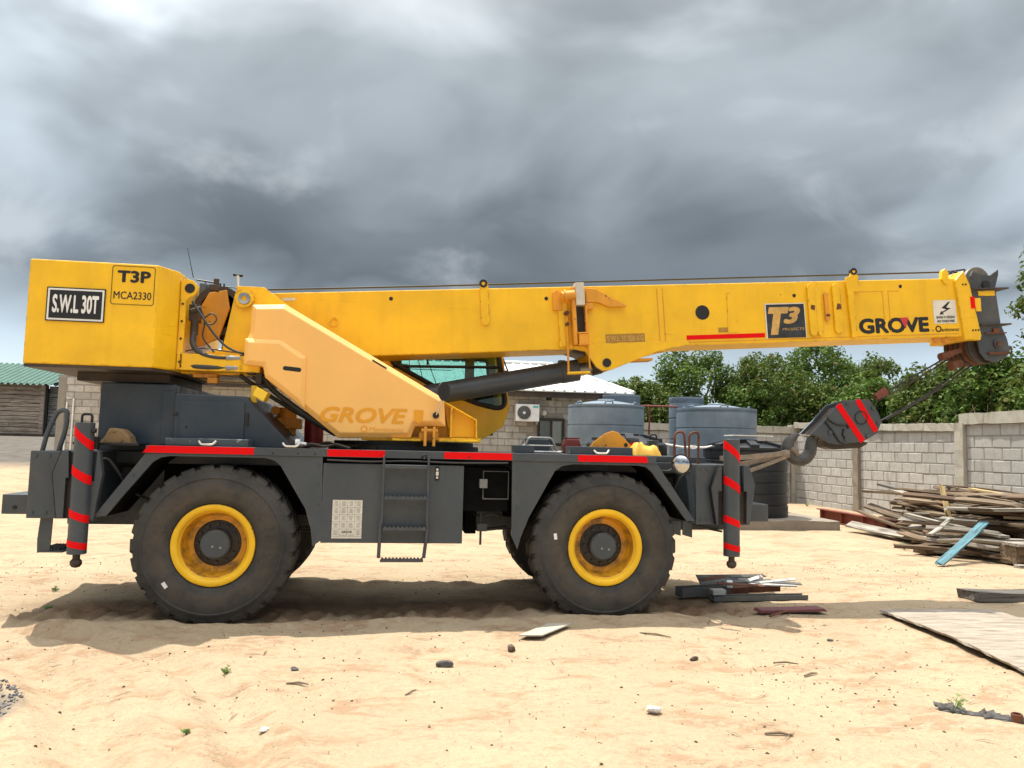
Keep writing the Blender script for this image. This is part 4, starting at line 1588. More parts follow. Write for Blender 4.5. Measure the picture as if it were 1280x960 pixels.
# ---- chassis
cf = MB().box(-3.55, 3.55, .72, 1.78, .82, 1.42).box(-3.3, 3.3, .55, 1.95, 1.46, 1.58)
cf.build('chassis_frame', m_grey_rub, crane, .01)
MB().box(.46, .93, .10, .70, 1.05, 1.50).box(.5, .62, .3, .7, .80, 1.05).build('valve_housing', m_recess_shade, crane, .01)
vb = MB().tube([(.66, .06, 1.18), (.66, .06, 1.46), (.92, .06, 1.46), (.92, .06, 1.18), (.66, .06, 1.18)], .008, 6).build('guard_bracket', m_grey_rub, crane)
MB().box(.62, .70, .02, .10, 1.29, 1.38).build('relay_box', plain('pale_grey_box', (.16, .16, .155), .5), crane, .004)
MB().tube(arc([(.5, .5, 1.1), (.62, .25, .98), (.78, .2, 1.02), (.92, .3, .98)], 5, .08), .012, 6).tube(arc([(.46, .4, .86), (.7, .32, .84), (.95, .4, .86)], 5, .08), .02, 6).tube([(.66, .2, 1.02), (.66, .2, .70)], .012, 6).box(.62, .72, .16, .24, .84, .92).build('pipework', m_hose, crane, smooth=40)
for ax in (-1.945, 1.945):
    MB().cyl((ax, .35, .70), (ax, 2.15, .70), .13, n=20).cyl((ax, 1.0, .70), (ax, 1.5, .70), .24, .24, n=20).box(ax - .22, ax + .22, .8, 1.7, .72, .90).build('axle', m_greasy, crane, .01, smooth=35)
MB().cyl((-1.7, 1.25, .74), (1.7, 1.25, .80), .05, n=12).build('drive_shaft', m_greasy, crane, smooth=40)

# ---- wheels
TR = .775
wheel0 = empty('wheel', (-1.945, .25, .70), crane)
wc = Vector((-1.945, 0, .70))


def ringprof(pts):
    return pts


tyre_prof = [(.385, .085), (.398, .045), (.42, .018), (.465, .002), (.53, -.012), (.59, -.008), (.640, .003), (.645, -.003), (.660, -.001), (.667, .009), (.705, .026), (.735, .045), (.748, .075),
             (.753, .25), (.748, .425), (.735, .455), (.705, .474), (.65, .495), (.54, .508), (.45, .495), (.385, .42)]
MB().lathe(tyre_prof, wc, 'Y', 80).build('tyre', m_tyre, wheel0, smooth=60, origin=wc)
tread = MB()
nl = 26
for k in range(nl):
    for side in (0, 1):
        a0 = 2 * math.pi * (k + .5 * side) / nl
        da = 2 * math.pi / nl
        secs = []
        rows = ((.028, .700, .716, .0), (.052, .732, .758, .02), (.082, .746, TR, .06), (.16, .75, TR, .22), (.235, .75, TR, .42))
        for yy, rb, rt_, tw in rows:
            y = yy if side == 0 else .50 - yy
            aa = a0 + da * tw * (1 if side == 0 else -1)
            hw = da * .36
            secs.append([(wc.x + r * math.cos(aa + s * hw), y, wc.z + r * math.sin(aa + s * hw)) for r, s in ((rb - .01, -1.05), (rt_, -.9), (rt_, .9), (rb - .01, 1.05))])
        vs = [p for s in secs for p in s]
        fs = []
        for i in range(len(secs) - 1):
            for j in range(4):
                fs.append((i * 4 + j, i * 4 + (j + 1) % 4, i * 4 + 4 + (j + 1) % 4, i * 4 + 4 + j))
        e = (len(secs) - 1) * 4
        fs += [(3, 2, 1, 0), (e, e + 1, e + 2, e + 3)]
        tread.add(vs, fs)
tag(tread.build('tread', m_tyre, wheel0, origin=wc), kind='stuff')
# rim: bright flange, stained dish, greasy centre, grey hub
MB().lathe([(.385, .10), (.396, .055), (.392, .030), (.376, .022), (.342, .028), (.330, .040), (.324, .060), (.318, .066)], wc, 'Y', 64).build('rim', m_yellow, wheel0, smooth=40)
MB().lathe([(.318, .066), (.310, .070), (.304, .14), (.292, .20), (.275, .225), (.20, .235)], wc, 'Y', 64).build('rim_dish', m_rim_in, wheel0, smooth=40)
MB().lathe([(.235, .235), (.205, .222), (.17, .215), (.001, .215)], wc, 'Y', 48).build('wheel_centre', m_greasy, wheel0, smooth=40)
hb = MB().cyl((wc.x, .215, wc.z), (wc.x, .11, wc.z), .145, .140, n=40).cyl((wc.x, .112, wc.z), (wc.x, .102, wc.z), .132, .128, n=40)
hb.build('hub_cap', m_grey, wheel0, .004, smooth=40)
bolts = MB()
for k in range(12):
    a = 2 * math.pi * k / 12
    bolts.cyl((wc.x + .185 * math.cos(a), .216, wc.z + .185 * math.sin(a)), (wc.x + .185 * math.cos(a), .19, wc.z + .185 * math.sin(a)), .016, n=6)
bolts.build('wheel_nut', m_greasy, wheel0)
for dx, dz in ((-.02, -.02), (.055, -.03)):
    MB().cyl((wc.x + dx, .103, wc.z + dz), (wc.x + dx, .096, wc.z + dz), .012, n=8).build('plug', m_steel, wheel0)
wheel1 = copy_tree(wheel0, Vector((1.945, .25, .70)) - WLOC[crane.name], crane)
wheel2 = copy_tree(wheel0, Vector((-1.945, 2.25, .70)) - WLOC[crane.name], crane, (0, 0, math.pi))
wheel3 = copy_tree(wheel0, Vector((1.945, 2.25, .70)) - WLOC[crane.name], crane, (0, 0, math.pi))
for wo_, a, r in ((wheel0, R(222), .55), (wheel1, R(168), .55)):
    cx = -1.945 if wo_ is wheel0 else 1.945
    p = Vector((cx + r * math.cos(a), -.014, .70 + r * math.sin(a)))
    if wo_ is wheel0:
        MB().obox(p, (.018, 0, -.025), (0, .003, 0), (.014, 0, .010)).build('tyre_sticker', m_white, wo_)
    else:
        o = MB().obox(p, (.004, 0, -.03), (0, .003, 0), (.016, 0, .002)).build('tyre_sticker', m_white, crane)

# ---- fenders (the far pair mirrors the near pair)
F_L = [(-3.03, .97), (-2.60, 1.575), (-.945, 1.575), (-.925, .76), (-1.01, .70), (-1.03, .86), (-1.09, 1.06), (-1.34, 1.47), (-1.40, 1.525), (-1.50, 1.55), (-2.38, 1.55), (-2.46, 1.535), (-2.53, 1.49), (-2.93, .97)]
F_R = [(.945, 1.575), (2.48, 1.575), (2.90, .985), (2.81, .98), (2.42, 1.49), (2.36, 1.535), (2.28, 1.55), (1.58, 1.55), (1.47, 1.53), (1.39, 1.475), (1.13, 1.0), (1.05, .80), (1.02, .68), (.955, .82)]
for nm, pl in (('fender', F_L), ('fender', F_R)):
    MB().prism(pl, 0.0, .035).build(nm, m_grey, crane, .004)
    MB().prism(pl, YW - .035, YW).build(nm, m_grey, crane, .004)
# arch liners: the underside of the deck over each wheel
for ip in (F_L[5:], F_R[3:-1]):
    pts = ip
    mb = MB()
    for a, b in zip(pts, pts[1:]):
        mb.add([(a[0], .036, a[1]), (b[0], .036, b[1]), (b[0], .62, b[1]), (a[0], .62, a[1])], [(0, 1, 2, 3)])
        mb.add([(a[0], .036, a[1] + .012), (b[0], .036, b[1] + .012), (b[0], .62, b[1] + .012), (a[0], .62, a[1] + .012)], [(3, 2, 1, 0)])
    mb.build('wheel_arch_liner', m_recess_shade, crane)
MB().box(-2.60, -.945, .62, .66, .95, 1.56).box(.945, 2.5, .62, .66, .95, 1.56).build('inner_guard', m_recess_shade, crane)
# deck
MB().box(-2.58, 2.46, .01, .70, 1.578, 1.640).box(-2.58, 2.46, 1.80, YW - .01, 1.578, 1.640).box(-3.3, 3.3, .70, 1.80, 1.582, 1.645).build('deck_plate', m_grey_rub, crane, .006)
rail = MB().box(-2.60, 2.47, -.012, .010, 1.574, 1.652).build('deck_edge', m_grey, crane, .004)
for x0, x1 in ((-2.595, -1.60), (-.90, -.34), (.25, .94), (1.63, 2.36)):
    MB().prism([(x0 - (.03 if x0 < -2 else 0), 1.580), (x1 + (.02 if x1 > 2 else 0), 1.580), (x1, 1.648), (x0 + (.02 if x0 < -2 else 0), 1.648)], -.0155, -.0125).build('reflective_tape', m_red, rail)
bl = MB()
for x in (-1.42, -1.18, -1.02, .5):
    bl.cyl((x, -.013, 1.60), (x, -.020, 1.60), .008, n=8)
bl.build('deck_bolt', m_black, rail)

# ---- outrigger boxes with their brackets
for sgn in (-1, 1):
    ob = MB()
    xa, xb = (-3.63, -3.05) if sgn < 0 else (2.92, 3.52)
    ob.box(xa, xb, .02, YW - .02, .945, 1.575)
    box = ob.build('outrigger_box', m_grey, crane, .006)
    if sgn < 0:
        hexp = [(-3.33, 1.582), (-3.27, 1.582), (-3.255, 1.33), (-3.28, 1.33), (-3.28, .95), (-3.34, .95), (-3.40, 1.37)]
        hexr = [(-3.02, 1.582), (-3.0, 1.582), (-2.96, 1.37), (-3.02, .93), (-3.06, .95), (-3.055, 1.30), (-3.03, 1.30)]
        stub = (-3.98, -3.62)
    else:
        hexp = [(3.15, 1.578), (3.18, 1.578), (3.18, 1.30), (3.14, 1.30), (3.14, .95), (3.12, .95), (3.06, 1.33)]
        hexr = [(3.42, 1.578), (3.48, 1.578), (3.55, 1.38), (3.49, .96), (3.45, .96), (3.455, 1.30), (3.42, 1.30)]
        stub = (3.51, 3.87)
    MB().prism(hexp, -.045, .018).build('jack_bracket', m_grey, box, .004)
    MB().prism(hexr, -.045, .018).build('jack_bracket', m_grey, box, .004)
    sx = (-3.28, -3.055) if sgn < 0 else (3.14, 3.455)
    MB().box(sx[0], sx[1], .004, .018, .95, 1.31).build('jack_slot', m_under, box)
    MB().box(stub[0], stub[1], .30, YW - .3, .955, 1.145).build('drawbar_block', m_grey, crane, .008)
    MB().cyl((stub[0] + (.12 if sgn < 0 else .12), .30, 1.02), (stub[0] + .12, .285, 1.02), .018, n=10).build('pin_hole', m_black, crane)
# bolts, pipes and small fittings on the grey steel
for xs, zs in (((-3.58, -3.46), (1.53, 1.0)), ((2.97, 3.04), (1.53, 1.0))):
    for x in xs:
        for z in zs:
            MB().cyl((x, .02, z), (x, .008, z), .014, n=6).build('box_bolt', m_grey_rub, crane)
for x, z in ((-.985, 1.50), (-.985, 1.30), (-.975, 1.10), (1.0, 1.50), (1.0, 1.30), (1.01, 1.10), (-2.70, 1.36), (2.62, 1.36)):
    MB().cyl((x, 0, z), (x, -.009, z), .013, n=6).build('fender_bolt', m_grey_rub, crane)
MB().tube(arc([(-3.05, .05, 1.50), (-2.98, .12, 1.52), (-2.9, .2, 1.38), (-2.84, .3, 1.20), (-2.7, .5, 1.10)], 5, .08), .014, 7).build('hydraulic_hose', m_hose, crane, smooth=50)
MB().tube(arc([(2.88, .08, 1.50), (2.80, .16, 1.44), (2.78, .3, 1.25), (2.70, .5, 1.12)], 5, .08), .014, 7).build('hydraulic_hose', m_hose, crane, smooth=50)
MB().tube(arc([(-.90, -.02, 1.545), (-.5, -.018, 1.535), (-.1, -.02, 1.55), (.4, -.018, 1.54), (.9, -.02, 1.55)], 4, .1), .009, 6).build('loom_cable', m_hose, crane, smooth=50)
# seam lines on the boxes
MB().prism([(-3.405, 1.37), (-3.335, 1.58), (-3.330, 1.58), (-3.398, 1.37), (-3.338, .95), (-3.345, .95)], -.0462, .0185).build('weld_seam', m_black, crane)
MB().prism([(3.055, 1.33), (3.145, 1.575), (3.150, 1.575), (3.062, 1.33), (3.122, .955), (3.116, .955)], -.0462, .0185).build('weld_seam', m_black, crane)

# ---- jacks
jack0 = empty('outrigger_jack', (-3.13, -.05, .5), crane)
JX, JY, JR = -3.135, -.055, .084
MB().cyl((JX, JY, .63), (JX, JY, 1.85), JR, n=28).build('jack_tube', m_grey, jack0, .004, smooth=40)
MB().cyl((JX, JY, .555), (JX, JY, .63), .032, n=16).lathe([(.001, -.055), (.035, -.045), (.052, -.02), (.050, .01), (.032, .03)], (JX, JY, .555), 'Z', 18).build('jack_foot', m_under, jack0, smooth=45)


def helix_tape(zl, zr, w):
    mb = MB()
    n = 16
    vs, fs = [], []
    for i in range(n + 1):
        a = math.pi + math.pi * i / n          # the near half of the tube, left to right
        t = .5 - .5 * math.cos(math.pi * i / n)
        z = zl + (zr - zl) * t
        for rr_ in (JR + .001, JR + .0035):
            for s in (-1, 1):
                vs.append((JX + rr_ * math.cos(a), JY + rr_ * math.sin(a), z + s * w / 2))
    for i in range(n):
        a, b = i * 4, i * 4 + 4
        fs += [(a, a + 1, b + 1, b), (a + 2, b + 2, b + 3, a + 3), (a, b, b + 2, a + 2), (a + 1, a + 3, b + 3, b + 1)]
    fs += [(0, 2, 3, 1), (n * 4, n * 4 + 1, n * 4 + 3, n * 4 + 2)]
    mb.add(vs, fs)
    mb.build('reflective_tape', m_red, jack0, smooth=50)


helix_tape(1.79, 1.63, .085)
helix_tape(1.42, 1.31, .085)
helix_tape(1.02, .95, .070)
helix_tape(.74, .70, .060)
MB().tube(arc([(JX - .045, JY + .03, 1.84), (JX - .045, JY + .03, 1.93), (JX + .045, JY + .03, 1.93), (JX + .045, JY + .03, 1.84)], 5, .03), .012, 8).build('lifting_loop', m_black, jack0, smooth=40)
MB().box(JX + .05, JX + .105, JY + .02, JY + .10, 1.60, 1.72).cyl((JX + .07, JY - .03, 1.775), (JX + .11, JY - .03, 1.775), .022, n=12).build('hose_port', m_black, jack0, .004)
jack1 = copy_tree(jack0, Vector((3.285, -.05, .5)) - WLOC[crane.name], crane)
for ch in list(jack1.children):
    if ch.name.startswith(('lifting_loop', 'hose_port')):
        bpy.data.objects.remove(ch)
jack2 = copy_tree(jack0, Vector((-3.13, YW + .05, .5)) - WLOC[crane.name], crane, (0, 0, math.pi))
jack3 = copy_tree(jack0, Vector((3.285, YW + .05, .5)) - WLOC[crane.name], crane, (0, 0, math.pi))

# ---- hanging rear step, front step, grab rails
st_ = MB().prism([(-3.52, .95), (-3.41, .95), (-3.415, .72), (-3.42, .64), (-3.53, .62), (-3.535, .75)], .06, .075).prism([(-3.36, .95), (-3.25, .95), (-3.255, .70), (-3.30, .66), (-3.36, .80)], .48, .495)
st_.build('step_hanger', m_grey, crane, .003)
sr = MB().box(-3.50, -3.30, .05, .50, .625, .640)
for k in range(7):
    sr.obox((-3.52 + k * .028, .27, .648), (.006, 0, 0), (0, .20, 0), (0, 0, .010))
sr.build('step_tread', m_grey_rub, crane)
MB().prism([(2.74, .96), (2.84, .96), (2.84, .80), (2.72, .83)], .25, .265).prism([(2.86, .96), (2.97, .96), (2.97, .78), (2.86, .81)], .25, .265).build('step_hanger', m_grey, crane, .003)
MB().tube([(2.9, .3, .93), (3.3, .6, .84), (3.5, .7, .80)], .012, 6).build('brake_pipe', m_black, crane)
MB().tube(arc([(-3.585, .15, 1.57), (-3.55, .15, 1.76), (-3.47, .15, 1.96), (-3.385, .15, 1.97), (-3.385, .15, 1.80), (-3.44, .15, 1.57)], 6, .09), .022, 10).build('grab_rail', m_grey, crane, smooth=40)
for xa in (2.76, 2.93):
    MB().tube(arc([(xa, .25, 1.57), (xa, .25, 1.91), (xa + .11, .25, 1.93), (xa + (.10 if xa > 2.8 else .14), .25, 1.57)], 6, .07), .013, 8).build('grab_rail', m_rust, crane, smooth=40)
# convex mirror at the front fender
mr = Vector((2.72, -.06, 1.575))
cm = MB().lathe([(.001, -.028), (.045, -.024), (.085, -.010), (.098, .002)], (0, 0, 0), 'Y', 32)
rm3 = Matrix.Rotation(R(-34), 3, 'Z')
cm.v = [tuple(rm3 @ Vector(v) + mr) for v in cm.v]
cm.build('convex_mirror', m_mirror, crane, smooth=60)
cm = MB().lathe([(.092, -.004), (.106, -.008), (.108, .012), (.06, .03), (.001, .034)], (0, 0, 0), 'Y', 32)
cm.v = [tuple(rm3 @ Vector(v) + mr) for v in cm.v]
cm.tube([(2.72, -.03, 1.57), (2.62, .02, 1.50), (2.52, .02, 1.50)], .010, 8).build('mirror_shell', m_black, crane, smooth=50)

# ---- ladder box and ladder
sb = MB().box(-.935, .455, .0, .62, .735, 1.512).build('side_box', m_grey, crane, .006)
MB().box(-.93, .45, .05, .6, 1.513, 1.573).build('side_box_gap_shade', m_recess_shade, crane)  # near-black filler paints the shaded gap below the deck edge
MB().box(-.83, -.54, -.006, -.001, .78, 1.155).build('load_chart', m_offwhite, sb)
lc = MB()
for k in range(5):
    lc.box(-.83 + k * .0725 - .001, -.83 + k * .0725 + .001, -.0078, -.0062, .80, 1.155)
for k in range(6):
    lc.box(-.83, -.54, -.0078, -.0062, .7999 + k * .071, .8017 + k * .071)
rl = random.Random(5)
for i in range(4):
    for j in range(5):
        if j == 0 and 1 <= i <= 2:
            continue
        cx, cz2 = -.83 + (i + .5) * .0725, .80 + (j + .5) * .071
        for k in range(4):
            w = rl.uniform(.012, .024)
            lc.box(cx - w, cx + w, -.0078, -.0062, cz2 + .018 - k * .012, cz2 + .0215 - k * .012)
tag(lc.build('chart_print', m_print_grey, sb), kind='stuff')
text('GROVE', -.735, -.635, .832, .855, -.0065, m_ink, sb, bold=.02)
text('S.W.L. 30T', -.75, -.62, .806, .818, -.0065, m_print_grey, sb)
MB().box(.165, .205, -.012, -.001, 1.36, 1.50).build('latch', m_black, sb, .003)
MB().cyl((.185, -.012, 1.39), (.185, -.018, 1.39), .012, n=10).cyl((.185, -.012, 1.47), (.185, -.018, 1.47), .012, n=10).box(.172, .198, -.017, -.0125, 1.41, 1.45).build('latch_bolt', m_offwhite, sb)
lad = MB()
for x in (-.345, .095):
    lad.box(x - .010, x + .010, -.065, -.045, .985, 1.60)
lad.tube(arc([(-.345, -.055, 1.005), (-.36, -.055, .85), (-.365, -.055, .60)], 3, .05), .018, 8).tube(arc([(.095, -.055, 1.005), (.10, -.055, .85), (.075, -.055, .60)], 3, .05), .018, 8)
ladder = empty('ladder', (-.125, -.055, .58), crane)
lad.build('side_rail', m_grey, ladder, .002)
MB().box(-.335, .085, -.10, -.03, 1.475, 1.512).build('rung', m_grey, ladder, .004)


def serrated(x0, x1, z, n):
    pts = [(x0, z - .026), (x1, z - .026)]
    st2 = (x1 - x0) / n
    for k in range(n):
        pts += [(x1 - k * st2, z - .004), (x1 - (k + .25) * st2, z + .010), (x1 - (k + .6) * st2, z + .010), (x1 - (k + .8) * st2, z - .004)]
    return MB().prism(pts, -.11, -.10).prism(pts, -.04, -.03).box(x0, x1, -.0995, -.0405, z - .025, z - .012)


for z in (1.20, .90):
    serrated(-.335, .085, z, 10).build('rung', m_grey, ladder)
serrated(-.35, .07, .592, 12).build('rung', m_grey_rub, ladder)
MB().lathe([(.020, -.006), (.028, 0), (.020, .006), (.014, 0)], (.05, -.03, 1.595), 'Y', 16, True).build('tie_ring', m_black, crane, smooth=50)

# ---- engine housing and things bolted to the deck
h1 = MB().box(-3.20, -2.47, .42, 2.08, 1.646, 2.27).build('engine_hood', m_slate, crane, .012)
MB().box(-2.60, -2.475, .408, .418, 1.66, 2.20).build('corner_post', m_slate, h1, .004)
h2 = MB().prism([(-2.462, 1.646), (-2.462, 2.175), (-1.77, 2.165), (-1.27, 1.646)], .34, 2.16).build('engine_hood', m_slate, crane, .012)
dr = MB().box(-2.40, -1.775, .325, .338, 1.70, 2.10).build('hood_door', m_slate, h2, .004)
MB().box(-2.465, -2.425, .325, .338, 1.95, 1.98).box(-1.76, -1.735, .322, .338, 1.86, 2.0).cyl((-2.33, .325, 1.84), (-2.33, .318, 1.84), .010, n=10).build('door_hinge', m_black, h2, .002)
for x0, x1, lidm in ((-2.44, -1.67, m_slate_lid), (1.56, 2.23, m_slate), (.98, 1.18, m_slate)):
    MB().box(x0, x1, .04, .30, 1.654, 1.735 if x0 < 2 and x0 > 0 else 1.725).build('deck_box', lidm, crane, .006)
for xh in (-2.05, 1.88, -1.26):
    MB().tube(arc([(xh - .075, .02, 1.70), (xh - .05, .0, 1.668), (xh + .06, .0, 1.668), (xh + .085, .02, 1.705)], 5, .03), .010, 7).build('rope_handle', m_offwhite, crane, smooth=50)
MB().prism([(-3.10, 1.646), (-2.78, 1.646), (-2.81, 1.73), (-2.88, 1.80), (-3.0, 1.81), (-3.04, 1.72)], .15, .34).build('pad_bracket', paint('tan_dirty_paint', (.20, .13, .055), .7, .3, chips=RUST, chip_at=.58, dust=(.28, .2, .12)), crane, .02)
MB().box(-3.3, -2.7, .10, .40, 1.64, 1.665).build('battery_cover', m_black, crane, .004)

# ---- turntable and superstructure
MB().cyl((-.15, 1.25, 1.646), (-.15, 1.25, 1.70), .86, n=56).cyl((-.15, 1.25, 1.70), (-.15, 1.25, 1.745), .80, n=56).build('turntable', m_black, crane, smooth=40)
tur = MB()
tur.box(-.60, .66, .42, 2.05, 1.750, 1.795)
for y0 in (.62, 1.70):
    tur.prism([(-2.10, 2.66), (-1.98, 3.36), (-1.70, 3.36), (-1.2, 3.0), (.26, 2.16), (.60, 1.98), (.61, 1.796), (-.72, 1.796), (-1.62, 2.40), (-2.50, 2.40), (-2.50, 2.60)], y0, y0 + .06)
tur.box(-2.46, -1.66, .40, .60, 2.42, 2.59).box(-2.46, -1.66, .70, 1.70, 2.41, 2.50).box(-1.66, -.9, .70, 1.68, 2.42, 2.50)
turret = tur.build('turret', m_yellow, crane, .006)
# web and flange below the boom foot, near side
MB().prism([(.26, 2.165), (.60, 1.985), (.61, 1.80), (.33, 1.80)], .52, .60).build('gusset_web', m_yellow, turret, .003)
MB().prism([(.25, 2.185), (.61, 1.995), (.62, 1.797), (.605, 1.797), (.598, 1.985), (.25, 2.17)], .40, .52).box(.325, .345, .40, .52, 1.797, 2.12).build('gusset_flange', m_yellow, turret, .003)
clv = MB()
for x in (.045, .135):
    clv.prism([(x, 1.70), (x + .028, 1.70), (x + .028, 1.90), (x, 1.90)], .18, .34)
clv.cyl((.02, .26, 1.86), (.19, .26, 1.86), .022, n=12).box(.0, .20, .34, .44, 1.76, 1.84)
clv.build('swing_lock', m_yellow_worn, crane, .005)
MB().box(-.28, .02, .30, .42, 1.752, 1.775).box(.20, .62, .30, .42, 1.752, 1.775).build('turret_lip', m_yellow, crane, .003)
# boom foot pin
MB().lathe([(.001, -.03), (.055, -.03), (.055, -.012)], (-1.89, .615, 3.22), 'Y', 24).lathe([(.10, -.01), (.10, -.03), (.062, -.035), (.062, -.012)], (-1.89, .615, 3.22), 'Y', 28).build('pivot_boss', m_yellow, turret, smooth=40)
MB().lathe([(.060, -.036), (.060, -.044), (.030, -.046), (.030, -.03)], (-1.89, .615, 3.22), 'Y', 24).build('pivot_pin', m_chrome, turret, smooth=40)

# ---- counterweight
cw = MB().plan([(-3.80, .10), (-2.62, .10), (-2.49, .36), (-2.49, 2.14), (-2.62, 2.40), (-3.80, 2.40)], 2.405, 3.425).build('counterweight', m_yellow, crane, .014)
MB().plan([(-3.79, .11), (-2.63, .11), (-2.50, .37), (-2.50, 2.13), (-2.63, 2.39), (-3.79, 2.39)], 2.375, 2.403).box(-3.5, -2.6, .6, 1.9, 2.29, 2.374).build('counterweight_base', m_under, cw)
sg = MB().box(-3.612, -3.10, .090, .0985, 2.835, 3.145).build('load_sign', m_white, cw)
MB().box(-3.622, -3.612, .089, .098, 2.825, 3.155).box(-3.10, -3.09, .089, .098, 2.825, 3.155).box(-3.6119, -3.1001, .089, .098, 3.145, 3.155).box(-3.6119, -3.1001, .089, .098, 2.825, 2.835).build('sign_edge', m_ink, cw)
MB().box(-3.594, -3.118, .0875, .0897, 2.853, 3.127).build('sign_field', m_ink, cw)
text('S.W.L 30T', -3.565, -3.145, 2.905, 3.085, .0868, m_white, cw, bold=.035)
fr = MB()
x0, x1, z0, z1 = -3.045, -2.645, 3.015, 3.40
pts = []
for cx, cz3, a0 in ((x1 - .025, z1 - .025, 0), (x0 + .025, z1 - .025, 90), (x0 + .025, z0 + .025, 180), (x1 - .025, z0 + .025, 270)):
    for k in range(6):
        a = R(a0 + k * 18)
        pts.append((cx, cz3, math.cos(a), math.sin(a)))
n = len(pts)
vs, fs = [], []
for rr_ in (.025, .020):
    for y in (.0985, .0965):
        vs += [(p[0] + rr_ * p[2], y, p[1] + rr_ * p[3]) for p in pts]
for i in range(n):
    j = (i + 1) % n
    fs += [(n + i, n + j, 3 * n + j, 3 * n + i), (i, j, n + j, n + i), (2 * n + i, 3 * n + i, 3 * n + j, 2 * n + j)]
fr.add(vs, fs)
fr.build('plate_border', m_ink, cw)
text('T3P', -2.995, -2.685, 3.235, 3.355, .0985, m_ink, cw, bold=.04)
text('MCA2330', -3.02, -2.67, 3.07, 3.145, .0985, m_ink, cw, bold=.008)
# rear lug, valve gear, winch, hoses
lugp = [(-2.485, 3.34), (-2.43, 3.36), (-2.37, 3.35), (-2.33, 3.31), (-2.32, 3.25), (-2.345, 3.20), (-2.40, 3.165), (-2.425, 3.12), (-2.43, 2.44), (-2.485, 2.42)]
MB().prism(lugp, .40, .44).build('rear_bracket', m_yellow, crane, .004)
MB().cyl((-2.395, .395, 3.265), (-2.395, .40, 3.265), .05, n=20).build('bracket_hole', m_black, crane)
for z in (3.1, 2.92, 2.74, 2.50):
    MB().cyl((-2.455, .398, z), (-2.455, .392, z), .012, n=8).build('bracket_bolt', m_black, crane)
MB().prism([(-2.30, 3.30), (-2.12, 3.34), (-2.08, 3.14), (-2.18, 2.80), (-2.40, 2.70), (-2.40, 3.1)], .78, .82).build('winch_plate', m_yellow_worn, crane, .006)
MB().cyl((-2.20, .83, 3.12), (-2.20, 1.68, 3.12), .20, n=28).cyl((-2.20, .83, 3.12), (-2.20, .87, 3.12), .27, n=28).cyl((-2.20, 1.64, 3.12), (-2.20, 1.68, 3.12), .27, n=28).build('winch', m_under, crane, smooth=40)
MB().prism([(-2.16, 2.66), (-2.08, 2.66), (-2.0, 3.2), (-2.08, 3.3)], .84, 1.6).build('winch_shield', m_black, crane)
vbk = MB().box(-2.42, -2.34, .5, .7, 2.95, 3.12).cyl((-2.36, .52, 2.80), (-2.36, .52, 2.96), .04, n=12).cyl((-2.40, .50, 3.04), (-2.30, .50, 3.08), .028, n=10).box(-2.26, -2.18, .6, .72, 3.30, 3.36).cyl((-2.2, .66, 3.36), (-2.2, .66, 3.43), .03, n=12)
vbk.build('valve_block', m_under, crane, .004)
hz = [
    ([(-2.36, .5, 2.82), (-2.36, .45, 2.70), (-2.28, .42, 2.60), (-2.12, .42, 2.555), (-1.95, .42, 2.56), (-1.70, .45, 2.55)], .028),
    ([(-2.45, .5, 2.52), (-2.35, .42, 2.46), (-2.2, .41, 2.455), (-1.72, .45, 2.455)], .028),
    ([(-2.38, .46, 3.14), (-2.28, .44, 3.0), (-2.14, .43, 2.80), (-2.0, .43, 2.66), (-1.80, .45, 2.60), (-1.6, .5, 2.62)], .012),
    ([(-2.32, .5, 3.12), (-2.24, .48, 2.92), (-2.28, .48, 2.78), (-2.14, .48, 2.62)], .009),
    ([(-2.26, .5, 2.98), (-2.18, .47, 3.04), (-2.12, .47, 2.97), (-2.17, .47, 2.90), (-2.25, .49, 2.93)], .008),
    ([(-2.42, .46, 2.62), (-2.25, .44, 2.66), (-2.0, .44, 2.63), (-1.9, .5, 2.63)], .007),
]
for pth, r_ in hz:
    MB().tube(arc(pth, 5, .10), r_, 8).build('hydraulic_hose', m_hose, crane, smooth=50)
MB().cyl((-2.0, .42, 2.56), (-1.86, .43, 2.56), .034, n=12).cyl((-2.0, .42, 2.457), (-1.88, .43, 2.457), .034, n=12).build('hose_fitting', m_steel, crane, smooth=40)
MB().box(-1.87, -1.82, .40, .50, 2.43, 2.60).box(-1.80, -1.72, .44, .56, 2.40, 2.58).box(-1.70, -1.64, .42, .5, 2.30, 2.42).build('swivel_manifold', m_under, crane, .006)
# railing, aerial and wind gauge on top
MB().tube([(-2.50, 1.0, 3.48), (-2.24, 1.0, 3.45)], .010, 6).tube([(-2.24, 1.0, 3.45), (-2.24, 1.0, 3.30)], .010, 6).tube([(-2.20, 1.0, 3.45), (-2.20, 1.0, 3.30)], .010, 6).tube([(-2.40, 1.0, 3.47), (-2.40, 1.0, 3.36)], .008, 6).tube([(-2.24, 1.0, 3.42), (-2.05, 1.0, 3.41)], .006, 6).build('top_railing', m_black, crane)
MB().box(-2.45, -2.38, .95, 1.08, 3.30, 3.44).box(-2.36, -2.28, .95, 1.08, 3.30, 3.43).build('beacon_box', plain('dull_grey_plastic', (.12, .13, .13), .5), crane, .01)
MB().tube([(-2.53, 1.0, 3.50), (-2.57, 1.0, 3.66), (-2.61, 1.0, 3.83)], [.006, .004, .003], 6).build('aerial', m_black, crane)
MB().cyl((-2.05, 1.0, 3.38), (-2.055, 1.0, 3.55), .013, n=10).build('wind_gauge_post', m_white, crane)
MB().cyl((-2.05, 1.0, 3.30), (-2.05, 1.0, 3.39), .016, n=8).cyl((-2.09, 1.0, 3.555), (-2.02, 1.0, 3.562), .008, n=8).ball((-2.095, 1.0, 3.558), .018).ball((-2.02, 1.0, 3.552), .018).ball((-2.055, 1.04, 3.556), .018).build('wind_gauge', m_black, crane, smooth=50)

